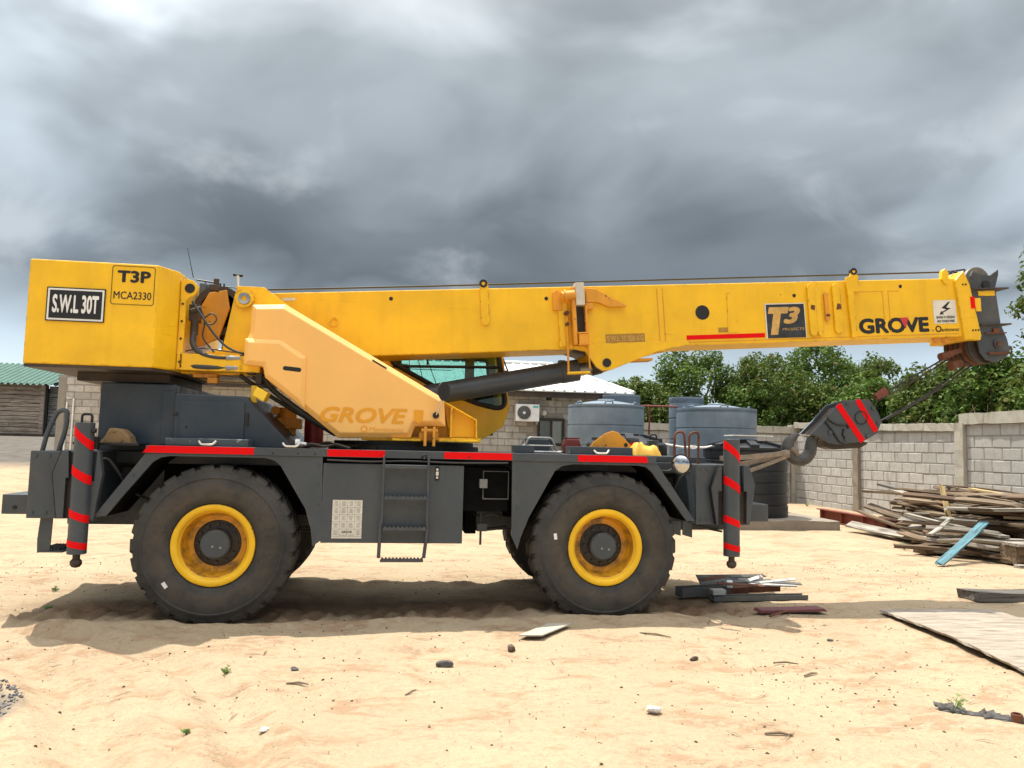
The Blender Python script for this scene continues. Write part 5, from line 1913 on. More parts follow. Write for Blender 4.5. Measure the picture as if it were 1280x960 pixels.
# ---- big side cover with its raised lower panel
def shell(poly, y0, y1, inset, depth, name, mat, parent, bev=.006):
    """extruded panel whose near face is inset and pushed out, which gives a sloped margin all round"""
    bm = bmesh.new()
    f = bm.faces.new([bm.verts.new((x, y1, z)) for x, z in poly])
    r = bmesh.ops.extrude_face_region(bm, geom=[f])
    nv = [e for e in r['geom'] if isinstance(e, bmesh.types.BMVert)]
    for v in nv:
        v.co.y = y0
    nf = [e for e in r['geom'] if isinstance(e, bmesh.types.BMFace)]
    bmesh.ops.recalc_face_normals(bm, faces=bm.faces)
    bmesh.ops.inset_region(bm, faces=nf, thickness=inset, depth=depth, use_even_offset=True)
    me = bpy.data.meshes.new(name)
    bm.to_mesh(me)
    bm.free()
    o = link_mesh(name, me, mat, parent)
    b = o.modifiers.new('bevel', 'BEVEL')
    b.width = bev
    b.segments = 3
    b.limit_method = 'ANGLE'
    b.angle_limit = R(25)
    return o


CP = [(-1.755, 3.115), (-1.425, 3.135), (.250, 2.205), (.272, 1.915), (-.045, 1.905), (-.090, 1.783), (-.83, 1.765), (-1.595, 2.365), (-1.62, 2.475), (-1.79, 2.488), (-1.80, 2.73), (-1.765, 2.82)]
cover = shell(CP, .34, .60, .055, .045, 'side_cover', m_cover, crane, .008)
CP2 = [(-1.80, 2.755), (-1.445, 2.757), (-1.180, 2.588), (-1.175, 2.05), (-1.58, 2.365), (-1.61, 2.475), (-1.80, 2.485)]
shell(CP2, .285, .335, .045, .030, 'raised_panel', m_cover, cover, .008)
slotp = [(-1.385 + .022 * math.cos(R(a)), 2.462 + .022 * math.sin(R(a))) for a in range(90, 271, 20)] + [(-1.245 + .022 * math.cos(R(a)), 2.45 + .022 * math.sin(R(a))) for a in range(-90, 91, 20)]
MB().prism(slotp, .2535, .2565).build('finger_slot', m_black, cover)
MB().prism([(-.51, 2.592), (-.515, 2.580), (-.37, 2.499), (-.36, 2.509)], .295, .33).build('vent_slot', m_black, cover)
text('GROVE', -1.02, -.13, 1.925, 2.085, .2935, m_cover_letter, cover, bold=.03, shear=.25)
MB().prism([(-.065, 2.075), (.035, 2.075), (.03, 1.965), (-.005, 1.93), (-.06, 1.965)], .2905, .2940).build('shield_badge', m_cover_letter, cover)
MB().lathe([(.036, -.001), (.036, .001), (.024, .001), (.024, -.001)], (-.57, .2930, 1.865), 'Y', 24, True).build('badge_ring', m_cover_letter, cover)
text('Manitowoc', -.52, -.16, 1.842, 1.885, .2935, m_cover_letter, cover, shear=.2)
MB().lathe([(.001, -.02), (.03, -.02), (.034, -.008), (.034, .02)], (.165, .285, 2.025), 'Y', 20).build('mirror_foot', m_black, crane, smooth=40)
MB().tube([(.168, .26, 2.03), (.20, .24, 2.12), (.235, .22, 2.25)], .008, 8).build('mirror_arm', m_chrome, crane, smooth=40)
mrr = MB()
mrr.lathe([(.001, .02), (.07, .014), (.10, .0), (.10, -.008), (.001, -.012)], (0, 0, 0), 'Y', 32)
rotm = Matrix.Rotation(R(50), 3, 'Z')
mrr.v = [tuple(rotm @ Vector(v) + Vector((.235, .20, 2.275))) for v in mrr.v]
mrr.build('rear_view_mirror', m_black, crane, smooth=50)

# ---- machinery seen under the cover
MB().cyl((-1.50, 1.3, 1.65), (-1.50, 1.3, 2.10), .11, n=20).box(-1.62, -1.34, 1.15, 1.45, 1.86, 1.98).cyl((-1.60, 1.1, 2.06), (-1.60, 1.15, 2.06), .05, n=14).build('swing_motor', m_yellow_worn, crane, .006, smooth=40)
MB().cyl((-1.20, 1.4, 1.65), (-1.20, 1.4, 2.02), .11, n=20).build('accumulator', plain('dark_red_enamel', (.20, .012, .014), .4), crane, smooth=40)
MB().obox((-1.62, .36, 2.19), (.055, 0, -.03), (0, .10, 0), (.02, 0, .045)).obox((-1.72, .5, 2.2), (.03, 0, 0), (0, .03, 0), (0, 0, .09)).build('stop_bracket', paint('bright_yellow_paint', (.80, .52, .03), .45, .08, chips=RUST, chip_at=.72), crane, .006)
MB().box(-2.36, -2.12, .55, .70, 2.36, 2.40).box(-2.2, -2.1, .5, .6, 2.30, 2.36).build('stop_bracket', m_yellow_worn, crane, .006)
MB().tube(arc([(-1.66, .5, 2.40), (-1.55, .55, 2.25), (-1.2, .6, 2.0), (-.85, .6, 1.80)], 5, .1), .03, 8).tube(arc([(-1.9, .6, 2.40), (-1.6, .7, 2.2), (-1.3, .8, 2.02), (-.9, .8, 1.8)], 5, .1), .022, 8).tube([(-1.75, .5, 2.38), (-1.6, .55, 2.28)], .02, 8).build('hydraulic_hose', m_hose, crane, smooth=50)
MB().tube(arc([(-1.2, .2, 1.66), (-1.1, .3, 1.70), (-.95, .2, 1.67), (-.85, .35, 1.70), (-.7, .25, 1.66)], 5, .05), .016, 6).tube(arc([(-1.15, .5, 1.67), (-.95, .55, 1.71), (-.8, .5, 1.67), (-.6, .55, 1.70), (-.45, .4, 1.66)], 5, .05), .02, 6).build('loose_hose', m_under, crane, smooth=50)
MB().cyl((-1.245, .25, 1.70), (-1.20, .25, 1.70), .045, n=16).cyl((-1.20, .25, 1.70), (-1.14, .25, 1.69), .02, n=10).build('work_lamp', m_white, crane, smooth=40)

# ---- boom (built in its own frame: s along, t up) raised 4.25 degrees
BA = R(4.25)
bc_, bs_ = math.cos(BA), math.sin(BA)


def BX(p):
    return (-.41 + p[0] * bc_ - p[2] * bs_, p[1], 2.71 + p[0] * bs_ + p[2] * bc_)


BN, BF = .95, 1.55          # near and far sides of the boom
bm_ = MB().prism([(-1.56, .50), (-1.50, .70), (-1.36, .745), (7.26, .75), (7.26, 0), (-.9, 0), (-1.45, .30)], BN, BF)
boom = bm_.build('boom', m_yellow, crane, .012, xf=BX)


def bpart(mb, name, mat, bev=.003, smooth=None):
    return mb.build(name, mat, boom, bev, smooth, xf=BX)


bpart(MB().prism([(2.20, .0), (2.33, -.03), (2.45, -.215), (2.52, -.262), (2.63, -.262), (2.99, -.135), (3.18, -.075), (3.36, -.03), (3.62, .012), (3.62, .06), (2.20, .06)], BN - .02, BN + .03).prism([(2.20, .0), (2.33, -.03), (2.45, -.215), (2.52, -.262), (2.63, -.262), (2.99, -.135), (3.18, -.075), (3.36, -.03), (3.62, .012), (3.62, .06), (2.20, .06)], BF - .03, BF + .02), 'cylinder_bracket', m_yellow)
bpart(MB().prism([(2.20, -.002), (2.36, -.06), (2.40, -.05), (2.42, -.002)], BN + .031, BF - .031), 'bracket_cross_plate', m_under)
bpart(MB().cyl((2.58, BN - .03, -.175), (2.58, BF + .03, -.175), .052, n=24), 'bracket_pin', m_black, 0, 40)
bpart(MB().box(2.92, 3.15, BN - .005, BN + .20, -.165, -.135), 'wear_pad', m_yellow_worn)
for s, t, r_ in ((.10, .65, .022), (1.90, .61, .022), (5.01, .575, .022), (6.45, .66, .022), (3.81, .395, .088)):
    bpart(MB().cyl((s, BN - .0015, t), (s, BN - .004, t), r_, n=32), 'access_hole', m_black, 0)


def stadium(s, t0, t1, w, n=8):
    r_ = w / 2
    return [(s + r_ * math.cos(a), t0 + r_ + r_ * math.sin(a)) for a in np.linspace(math.pi, 2 * math.pi, n)] + [(s + r_ * math.cos(a), t1 - r_ + r_ * math.sin(a)) for a in np.linspace(0, math.pi, n)]


bpart(MB().prism(stadium(1.17, .31, .845, .10), BN - .018, BN - .001), 'stiffener_plate', m_yellow, .003)
bpart(MB().lathe([(.022, -.012), (.048, -.012), (.048, .012), (.022, .012)], (1.165, BN - .012, .80), 'Y', 20, True), 'lifting_eye', m_black, 0, 40)
# storage fittings for the fly jib
fit = [
    (MB().prism([(1.97, .46), (2.08, .46), (2.08, .60), (2.06, .68), (2.02, .71), (1.98, .68)], BN - .04, BN - .001), 'jib_lug', m_yellow_worn),
    (MB().box(2.03, 2.14, BN - .03, BN - .001, .03, .58).box(2.02, 2.05, BN - .05, BN - .001, .02, .10), 'jib_plate', m_yellow),
    (MB().cyl((2.06, BN - .11, .61), (2.22, BN - .11, .63), .055, n=20).cyl((2.09, BN - .112, .61), (2.11, BN - .112, .612), .078, n=20), 'jib_roller', m_yellow_worn),
    (MB().box(2.225, 2.33, BN - .14, BN - .03, .50, .765), 'jib_bracket', plain('whitish_paint', (.55, .50, .42), .5, 0, .15)),
    (MB().box(2.18, 2.225, BN - .12, BN - .001, .04, .72), 'jib_bracket', m_yellow_worn),
    (MB().box(2.22, 2.335, BN - .035, BN - .002, .18, .50), 'jib_recess', m_under),
    (MB().box(2.335, 2.365, BN - .10, BN - .001, .02, .50), 'jib_bracket', m_yellow_worn),
    (MB().box(2.235, 2.345, BN - .15, BN - .04, .045, .165).box(2.225, 2.355, BN - .16, BN - .03, .165, .18).box(2.225, 2.355, BN - .16, BN - .03, .03, .045), 'jib_pin_box', m_yellow_worn),
    (MB().prism([(2.37, .545), (2.37, .715), (2.50, .70), (2.66, .60), (2.86, .495), (2.84, .478), (2.64, .485), (2.50, .545)], BN - .05, BN - .012), 'jib_guide', m_yellow_worn),
    (MB().box(2.36, 2.45, BN - .05, BN - .001, .46, .54), 'jib_lug', m_yellow_worn),
]
for mb, nm, mt in fit:
    bpart(mb, nm, mt, .006)
bpart(MB().tube([(2.12, BN - .06, .42), (2.115, BN - .06, .06), (2.105, BN - .06, -.285)], .013, 8).tube([(2.345, BN - .06, .42), (2.35, BN - .06, .06), (2.365, BN - .06, -.24)], .011, 8), 'hanger_rod', m_yellow_worn, 0, 40)
bpart(MB().tube([(2.09, BN - .06, -.285), (2.36, BN - .06, -.285)], .019, 10), 'hanger_bar', m_yellow, 0, 40)
bpart(MB().cyl((2.12, BN - .09, .42), (2.12, BN - .03, .42), .028, n=12).cyl((2.345, BN - .09, .42), (2.345, BN - .03, .42), .028, n=12).cyl((2.345, BN - .09, .30), (2.345, BN - .03, .30), .022, n=10).cyl((2.12, BN - .09, .29), (2.12, BN - .03, .29), .022, n=10), 'hanger_bolt', m_rust, 0, 40)
# weld lines, ribs, end frames
wl_ = [(3.255, .0, .70, .010), (3.325, .0, .70, .010)]
for s, t0, t1, w in wl_:
    bpart(MB().box(s - w / 2, s + w / 2, BN - .004, BN - .0005, t0 + .04, t1), 'weld_line', m_yellow_worn, 0)
bpart(MB().box(2.37, 7.2, BN - .004, BN - .0005, .035, .043), 'weld_line', m_yellow_worn, 0)
bpart(MB().prism([(4.12, .14), (4.25, .14), (4.25, .63), (4.13, .63)], BN - .005, BN - .0008), 'patch_plate', m_yellow, .002)
for s, w, t0, t1 in ((5.225, .10, .06, .715), (5.31, .07, .06, .66), (5.42, .055, .24, .60), (5.56, .105, .08, .715)):
    bpart(MB().prism(stadium(s, t0, t1, w), BN - .028, BN - .001), 'stiffener_plate', m_yellow if w > .06 else m_yellow_worn, .004)
bpart(MB().prism([(5.40, .30), (5.45, .30), (5.45, .33), (5.40, .33)], BN - .03, BN - .027).prism([(5.20, .40), (5.25, .38), (5.26, .44), (5.21, .45)], BN - .032, BN - .0285).prism([(5.54, .38), (5.61, .39), (5.60, .45), (5.56, .46)], BN - .032, BN - .0285), 'rust_mark', m_rust, 0)
bpart(MB().prism([(5.72, .03), (5.79, .03), (5.79, .60), (5.87, .60), (5.87, .80), (5.835, .83), (5.835, .87), (5.78, .87), (5.76, .80), (5.70, .78), (5.70, .72)], BN - .035, BN - .001), 'end_lug', m_yellow, .005)
bpart(MB().lathe([(.020, -.022), (.045, -.022), (.045, .022), (.020, .022)], (5.81, BN - .015, .855), 'Y', 20, True), 'lifting_eye', m_black, 0, 40)
bpart(MB().box(5.88, 6.20, BN - .003, BN - .0005, .60, .606).box(6.192, 6.20, BN - .003, BN - .0005, .08, .60).box(6.27, 6.278, BN - .003, BN - .0005, .08, .60).box(6.27, 6.42, BN - .003, BN - .0005, .60, .606), 'panel_line', m_yellow_worn, 0)
bpart(MB().prism([(7.02, .73), (7.04, .84), (7.08, .875), (7.12, .83), (7.12, .69), (7.085, .66), (7.05, .69)], BN - .02, BN + .04), 'rope_lug', m_yellow, .004)
bpart(MB().prism([(7.26, -.05), (7.48, -.06), (7.50, .0), (7.40, .66), (7.33, .84), (7.20, .72), (7.20, .60)], BN - .03, BF + .03), 'boom_collar', m_yellow, .012)
bpart(MB().prism([(6.90, -.002), (6.96, -.002), (6.98, -.05), (6.93, -.07)], BN + .05, BN + .12).prism([(7.02, -.002), (7.10, -.002), (7.12, -.06), (7.06, -.08)], BN + .05, BN + .12), 'rope_guide', m_yellow_worn, .006)
for s, t in ((7.30, .66), (7.34, .66), (7.38, .07), (7.42, .07), (7.46, .07)):
    bpart(MB().cyl((s, BN - .031, t), (s, BN - .036, t), .012, n=8), 'collar_bolt', m_black, 0)
bpart(MB().box(7.385, 7.445, BN - .036, BN - .032, .35, .50), 'reflective_tape', m_red, 0)
bpart(MB().box(7.445, 7.53, BN - .034, BN - .02, .31, .48), 'reflector_plate', m_yellow, .004)
bpart(MB().box(3.59, 4.59, BN - .004, BN - .0008, .068, .122), 'red_stripe', m_red, 0)
# boards and lettering on the boom
bpart(MB().box(4.625, 5.125, BN - .006, BN - .0008, .055, .47), 'name_board', m_ink_worn, 0)
bpart(MB().box(4.61, 4.625, BN - .0065, BN - .0008, .045, .48).box(5.125, 5.135, BN - .0065, BN - .0008, .045, .48).box(4.625, 5.125, BN - .0065, BN - .0008, .47, .482), 'board_edge', m_offwhite, 0)
bpart(MB().prism([(4.645, .355), (4.665, .435), (4.925, .435), (4.90, .355), (4.815, .355), (4.76, .095), (4.665, .095), (4.715, .355)], BN - .0085, BN - .0062), 'lettering', m_gold, 0)
text('3', 4.84, 5.07, .225, .435, BN - .0062, m_gold, boom, xf=BX, bold=.05, shear=.35)
text('PROJECTS', 4.82, 5.11, .135, .175, BN - .0062, m_gold, boom, xf=BX, shear=.2)
bpart(MB().box(2.59, 3.07, BN - .003, BN - .0008, .055, .165), 'load_plate', m_ghost, 0)
text('S.W.L 30 000 KG', 2.605, 3.055, .075, .145, BN - .0032, m_gold, boom, xf=BX, bold=.02)
bpart(MB().box(4.0, 4.13, BN - .003, BN - .0008, .145, .205), 'old_plate', m_ghost, 0)
text('GROVE', 5.84, 6.80, .07, .265, BN - .001, m_ink, boom, xf=BX, bold=.045)
bpart(MB().prism([(6.40, .262), (6.52, .262), (6.475, .12)], BN - .0035, BN - .0022), 'lettering', m_redprint, 0)
text('by', 6.83, 6.87, .075, .10, BN - .001, m_ink, boom, xf=BX)
bpart(MB().lathe([(.042, -.001), (.042, .001), (.026, .001), (.026, -.001)], (6.925, BN - .002, .105), 'Y', 24, True), 'badge_ring', m_ink, 0)
text('anitowoc', 6.965, 7.215, .070, .115, BN - .001, m_ink, boom, xf=BX, bold=.015, shear=.2)
bpart(MB().box(6.875, 7.195, BN - .004, BN - .0008, .17, .47), 'warning_sign', m_offwhite, 0)
bpart(MB().prism([(7.12, .45), (7.055, .375), (7.12, .365), (7.00, .305), (7.02, .29), (6.955, .285), (6.985, .335), (6.99, .32), (7.06, .35), (6.99, .37), (7.09, .445)], BN - .006, BN - .0043), 'lightning_mark', m_ink, 0)
text('BEWARE OF OVERHEAD', 6.91, 7.165, .235, .268, BN - .0042, m_ink, boom, xf=BX, bold=.02)
text('HIGH TENSION WIRES', 6.915, 7.16, .185, .218, BN - .0042, m_ink, boom, xf=BX, bold=.02)
bpart(MB().box(-1.10, -.96, BN - .003, BN - .0008, .655, .685), 'old_sticker', m_offwhite, 0)
bpart(MB().lathe([(.035, -.008), (.05, -.008), (.05, .008), (.035, .008)], (-.55, BN - .006, .40), 'Y', 24, True), 'hose_ring', m_yellow, 0, 40)
# boom head
hd = MB()
hp = [(7.46, .78), (7.50, .84), (7.60, .80), (7.74, .78), (7.87, .86), (7.86, .78), (7.80, .62), (7.83, .14), (7.90, -.05), (7.925, -.20), (7.86, -.29), (7.70, -.345), (7.57, -.31), (7.49, -.21), (7.47, -.05), (7.48, .10)]
for y0 in (BN + .02, BF - .05):
    hd.prism(hp, y0, y0 + .03)
hd.prism([(7.50, .10), (7.80, .10), (7.79, .60), (7.48, .62)], BN + .051, BF - .051)
head = hd.build('boom_head', m_grey_rub, crane, .005, xf=BX)


def hpart(mb, name, mat, bev=.003, smooth=None):
    return mb.build(name, mat, head, bev, smooth, xf=BX)


hpart(MB().box(7.54, 7.78, BN + .014, BN + .0195, .515, .58), 'yellow_band', m_yellow, 0)
hpart(MB().box(7.47, 7.96, BN - .02, BF - .01, .595, .615).box(7.52, 7.96, BN - .01, BF - .02, .13, .150), 'cross_plate', m_under, .003)
for k in range(3):
    hpart(MB().lathe([(.02, -.02), (.15, -.02), (.165, -.03), (.175, -.028), (.155, 0), (.175, .028), (.165, .03), (.15, .02), (.02, .02)], (7.64, 1.10 + k * .15, .74), 'Y', 40, True), 'top_sheave', plain('sheave_grey', (.22, .21, .19), .5, .3, .2) if k == 0 else bpy.data.materials['sheave_grey'], 0, 40)
for k in range(5):
    hpart(MB().lathe([(.02, -.022), (.20, -.022), (.225, -.036), (.24, -.032), (.212, 0), (.24, .032), (.225, .036), (.20, .022), (.02, .022)], (7.60, 1.035 + k * .095, -.12), 'Y', 44, True), 'lower_sheave', m_rust if k % 2 else m_under, 0, 40)
hpart(MB().cyl((7.66, BN + .0, .66), (7.66, BN + .019, .66), .055, n=24).cyl((7.66, BN - .002, .66), (7.66, BN + .0, .66), .042, n=24), 'sheave_pin', m_black, .003, 40)
hpart(MB().cyl((7.75, BN - .005, -.11), (7.75, BN + .02, -.11), .06, n=24), 'pin_collar', m_grey_rub, .004, 40)
hpart(MB().cyl((7.75, BN - .02, -.11), (7.75, BN - .006, -.11), .036, n=20), 'sheave_pin', m_rust, .003, 40)
hpart(MB().box(7.58, 7.88, BN - .01, BN + .019, .02, .035).box(7.60, 7.90, BN - .01, BN + .019, -.245, -.215).box(7.70, 7.78, BN - .006, BN + .019, .03, .09), 'head_rib', m_rust, .003)
hpart(MB().cyl((7.92, 1.2, -.12), (7.92, 1.5, -.12), .05, n=14).cyl((7.90, 1.0, -.18), (7.96, 1.0, -.16), .03, n=10).box(7.86, 7.99, 1.2, 1.24, .05, .07), 'rope_keeper', m_under, .003, 40)
hpart(MB().ball((7.36, 1.1, .86), .02).ball((7.29, 1.1, .85), .02).tube([(7.20, 1.1, .82), (7.37, 1.1, .865)], .008, 6), 'limit_switch', m_black, 0, 40)

# ---- ropes
MB().tube([(-2.05, 1.3, 3.30)] + [BX((s, 1.25, .845 + .05 * max(0, s / 7.4))) for s in (-1.4, .5, 2.5, 4.5, 6.5, 7.35)] + [BX((7.62, 1.25, .925))], .011, 8).build('hoist_rope', m_rope, crane, smooth=60)
hk_top = Vector((5.78, 1.25, 2.40))
for i, (a, b) in enumerate((((7.26, 1.08, -.16), (5.70, 1.12, 2.44)), ((7.30, 1.22, -.22), (5.78, 1.20, 2.40)), ((7.48, 1.12, -.365), (5.88, 1.15, 2.17)), ((7.52, 1.30, -.365), (5.90, 1.28, 2.16)))):
    A_ = Vector(BX(a))
    B_ = Vector(b)
    mid = A_.lerp(B_, .5) + Vector((0, 0, -.02 - .01 * i))
    MB().tube([A_, A_.lerp(mid, .5) + Vector((0, 0, -.008)), mid, mid.lerp(B_, .5) + Vector((0, 0, -.008)), B_], .011, 7).build('hook_rope', m_rope if i != 1 else m_under, crane, smooth=60)
A_ = Vector(BX((7.28, 1.05, -.17)))
MB().tube([A_, A_ + Vector((-.28, 0, -.10))], [.03, .055], 8).tube([A_ + Vector((.05, .06, -.14)), A_ + Vector((-.10, .06, -.20))], [.05, .07], 8).build('rope_socket', m_rust, crane, smooth=50)
MB().tube([(5.72, 1.12, 2.45), (5.86, 1.12, 2.53)], [.04, .055], 8).build('rope_socket', m_redrust, crane, smooth=50)

# ---- lift cylinder
c0, c1 = Vector((-.70, 1.25, 2.13)), Vector((1.905, 1.25, 2.662))
dv = (c1 - c0).normalized()
lift = MB().cyl(c0, c1, .125, n=36).build('lift_cylinder', m_grey, crane, .006, smooth=40)
MB().cyl(c1 - dv * .22, c1 - dv * .001, .132, n=36).box(1.66, 1.74, 1.2, 1.3, 2.73, 2.77).build('cylinder_gland', m_grey_rub, lift, .006, smooth=40)
MB().cyl(c1, c1 + dv * .20, .075, n=24).build('piston_rod', m_steel, lift, smooth=40)
MB().cyl(c1 + dv * .16, Vector(BX((2.58, 1.25, -.175))), .10, n=20).build('rod_eye', m_under, lift, smooth=40)

# ---- cab on the far side
CY0, CY1 = 1.66, 2.46
cabp = [(-.62, 1.76), (.74, 1.76), (1.06, 1.96), (1.135, 2.20), (1.01, 3.02), (-.30, 3.02), (-.62, 2.85)]
winp = [(-.33, 2.90), (-.345, 2.74), (-.30, 2.69), (.20, 2.43), (.74, 2.235), (.98, 2.185), (1.055, 2.21), (1.075, 2.28), (.975, 2.90)]


def holed(name, outer, inner, y0, y1, mat, parent, bev=.004):
    """side sheet with a window opening: filled between two loops"""
    bm = bmesh.new()
    edges = []
    for loop in (outer, inner):
        vs = [bm.verts.new((x, y0, z)) for x, z in loop]
        edges += [bm.edges.new((vs[i], vs[(i + 1) % len(vs)])) for i in range(len(vs))]
    bmesh.ops.triangle_fill(bm, use_beauty=True, use_dissolve=False, edges=edges)
    r = bmesh.ops.extrude_face_region(bm, geom=list(bm.faces))
    for v in r['geom']:
        if isinstance(v, bmesh.types.BMVert):
            v.co.y = y1
    bmesh.ops.recalc_face_normals(bm, faces=bm.faces)
    me = bpy.data.meshes.new(name)
    bm.to_mesh(me)
    bm.free()
    return link_mesh(name, me, mat, parent)


cab = holed('cab', cabp, winp, CY0, CY0 + .04, m_yellow, crane)
farwin = [(-.25, 2.88), (-.25, 2.10), (.30, 2.0), (.72, 2.0), (.99, 2.25), (.93, 2.88)]
holed('cab_far_side', cabp, farwin, CY1 - .04, CY1, m_yellow, cab)
# back, floor, roof and nose of the cab
sh = MB()
for a, b in ((0, 1), (1, 2), (2, 3), (5, 6), (6, 0), (4, 5)):
    (xa, za), (xb, zb) = cabp[a], cabp[b]
    d = Vector((xb - xa, 0, zb - za))
    n_ = Vector((d.z, 0, -d.x)).normalized() * -.015
    sh.obox(Vector(((xa + xb) / 2, (CY0 + CY1) / 2, (za + zb) / 2)) + n_ * 1.2, d / 2, (0, (CY1 - CY0) / 2 - .041, 0), n_)
sh.build('cab_panel', m_yellow, cab)
gk = MB()
for lp, yy in ((winp, CY0 - .006), (farwin, CY1 + .006)):
    gk.tube(arc([(x, yy, z) for x, z in lp + [lp[0]]], 3, .05), .030, 8)
gk.build('window_gasket', m_black, cab, smooth=50)
MB().prism(winp, CY0 + .015, CY0 + .021).build('window_glass', m_glass, cab)
MB().prism(farwin, CY1 - .025, CY1 - .019).build('window_glass', m_glass, cab)
MB().add([(1.128, CY0 + .05, 2.21), (1.128, CY1 - .05, 2.21), (1.01, CY1 - .05, 3.0), (1.01, CY0 + .05, 3.0)], [(0, 1, 2, 3)]).build('windscreen', m_glass, cab)
MB().tube([(-.32, CY0 - .004, 2.665), (.99, CY0 - .004, 2.70)], .018, 8).tube([(.10, CY0 + .03, 2.70), (.10, CY0 + .03, 2.92)], .012, 6).build('window_bar', m_black, cab)
gd = MB()
for k in range(4):
    gd.tube([(-.25 + k * .22, CY1 + .02, 2.1), (-.25 + k * .12, CY1 + .02, 2.88)], .006, 5)
for k in range(3):
    gd.tube([(-.25, CY1 + .02, 2.2 + k * .26), (.45, CY1 + .02, 2.2 + k * .26)], .006, 5)
gd.build('guard_bar', m_offwhite, cab)
MB().box(.62, .74, CY1 - .12, CY1 - .05, 1.8, 3.0).build('cab_pillar', m_yellow_worn, cab)
MB().box(-.1, .32, 1.85, 2.28, 2.05, 2.22).prism([(-.18, 2.1), (-.06, 2.1), (-.12, 2.72), (-.24, 2.72)], 1.85, 2.28).build('seat', m_black, cab, .03)
MB().box(.62, .95, 1.8, 2.35, 1.85, 2.42).tube([(.6, 2.05, 2.45), (.5, 2.05, 2.55)], .018, 8).build('dashboard', m_black, cab, .02)
MB().tube([(1.02, 1.72, 2.88), (1.10, 1.66, 2.66), (1.12, 1.64, 2.56)], .010, 6).tube([(1.10, 1.66, 2.62), (1.20, 1.62, 2.60)], .008, 6).box(1.06, 1.10, 1.60, 1.66, 2.55, 2.66).build('cab_mirror_arm', m_black, cab)

# ================================================================== HOOK BLOCK AND SLINGS
hook = empty('hook_block', (5.25, 1.15, 1.62))
tag(hook, 'dark grey hook block with two red stripes hanging at a slant below the boom', 'hook block')
HP = [(4.77, 1.955), (4.955, 2.135), (5.14, 2.335), (5.37, 2.40), (5.56, 2.405), (5.67, 2.25), (5.715, 2.13), (5.65, 1.985), (5.46, 1.88), (5.13, 1.835), (5.0, 1.85), (4.92, 1.91)]
for y0 in (.985, 1.265):
    MB().prism(HP, y0, y0 + .035).build('cheek_plate', m_grey, hook, .008)
inner = [(x + (5.27 - x) * .08, z + (2.08 - z) * .08 - .03) for x, z in HP]
MB().prism(inner, 1.022, 1.263).build('sheave_case', m_under, hook, .01)
MB().prism([(4.97, 1.88), (5.0, 1.80), (5.10, 1.775), (5.45, 1.80), (5.56, 1.86), (5.46, 1.90), (5.13, 1.86)], 1.03, 1.25).build('block_guard', m_under, hook, .01)
for (xa, za), (xb, zb), w in (((5.125, 2.335), (5.46, 1.875), .075), ((5.385, 2.40), (5.635, 2.005), .070)):
    d = Vector((xb - xa, 0, zb - za)) / 2
    n_ = Vector((d.z, 0, -d.x)).normalized() * w / 2
    c = Vector(((xa + xb) / 2, .9825, (za + zb) / 2))
    MB().obox(c, d * .97, (0, .002, 0), n_).build('red_stripe', m_red, hook)
MB().lathe([(.075, -.006), (.085, -.006), (.085, .006), (.075, .006)], (5.435, .981, 2.175), 'Y', 28, True).build('pin_ring', m_black, hook)
MB().tube([(4.95, .978, 2.12), (5.05, .978, 2.00), (5.14, .978, 1.87), (5.20, .978, 1.845)], .012, 6).tube(arc([(4.98, .978, 2.15), (5.08, .978, 2.09), (5.18, .978, 2.07), (5.24, .978, 2.09), (5.26, .978, 2.04)], 4, .03), .011, 6).tube(arc([(5.20, .978, 2.03), (5.18, .978, 1.95), (5.24, .978, 1.90)], 4, .03), .011, 6).build('plate_rib', m_black, hook, smooth=50)
for x, z in ((5.0, 2.19), (5.25, 2.36), (5.02, 1.98), (5.23, 1.90), (5.60, 2.30), (5.52, 1.95), (5.67, 2.12)):
    MB().cyl((x, .984, z), (x, .968, z), .026, n=12).build('plate_bolt', m_grey, hook, .003, smooth=40)
hpth = [(4.93, 1.12, 1.96), (4.87, 1.12, 1.905), (4.845, 1.12, 1.82), (4.83, 1.12, 1.73), (4.765, 1.12, 1.655), (4.67, 1.12, 1.635), (4.575, 1.12, 1.68), (4.535, 1.12, 1.77), (4.56, 1.12, 1.86), (4.625, 1.12, 1.92), (4.675, 1.12, 1.955)]
pp_ = [Vector(p) for p in hpth]
sm = []
for i in range(len(pp_) - 1):
    a, b, c, d = pp_[max(i - 1, 0)], pp_[i], pp_[i + 1], pp_[min(i + 2, len(pp_) - 1)]
    for k in range(4):
        t = k / 4
        sm.append(.5 * ((2 * b) + (c - a) * t + (2 * a - 5 * b + 4 * c - d) * t * t + (3 * b - a - 3 * c + d) * t ** 3))
sm.append(pp_[-1])
rad = [.062 + .014 * math.sin(math.pi * min(1, i / (len(sm) * .75))) if i < len(sm) * .68 else max(.014, .070 * (1 - ((i / len(sm) - .68) / .32) ** 1.2) + .012) for i in range(len(sm))]
MB().tube(sm, rad, 14).build('hook', plain('forged_hook_steel', (.065, .062, .058), .5, .2, .3), hook, smooth=60)
MB().tube([(4.68, 1.10, 1.945), (4.86, 1.10, 1.935)], .012, 6).cyl((4.86, 1.05, 1.93), (4.92, 1.05, 1.93), .02, n=8).build('safety_latch', m_steel, hook)
m_sling = plain('dirty_webbing', (.24, .19, .14), .9, 0, .25, 10)
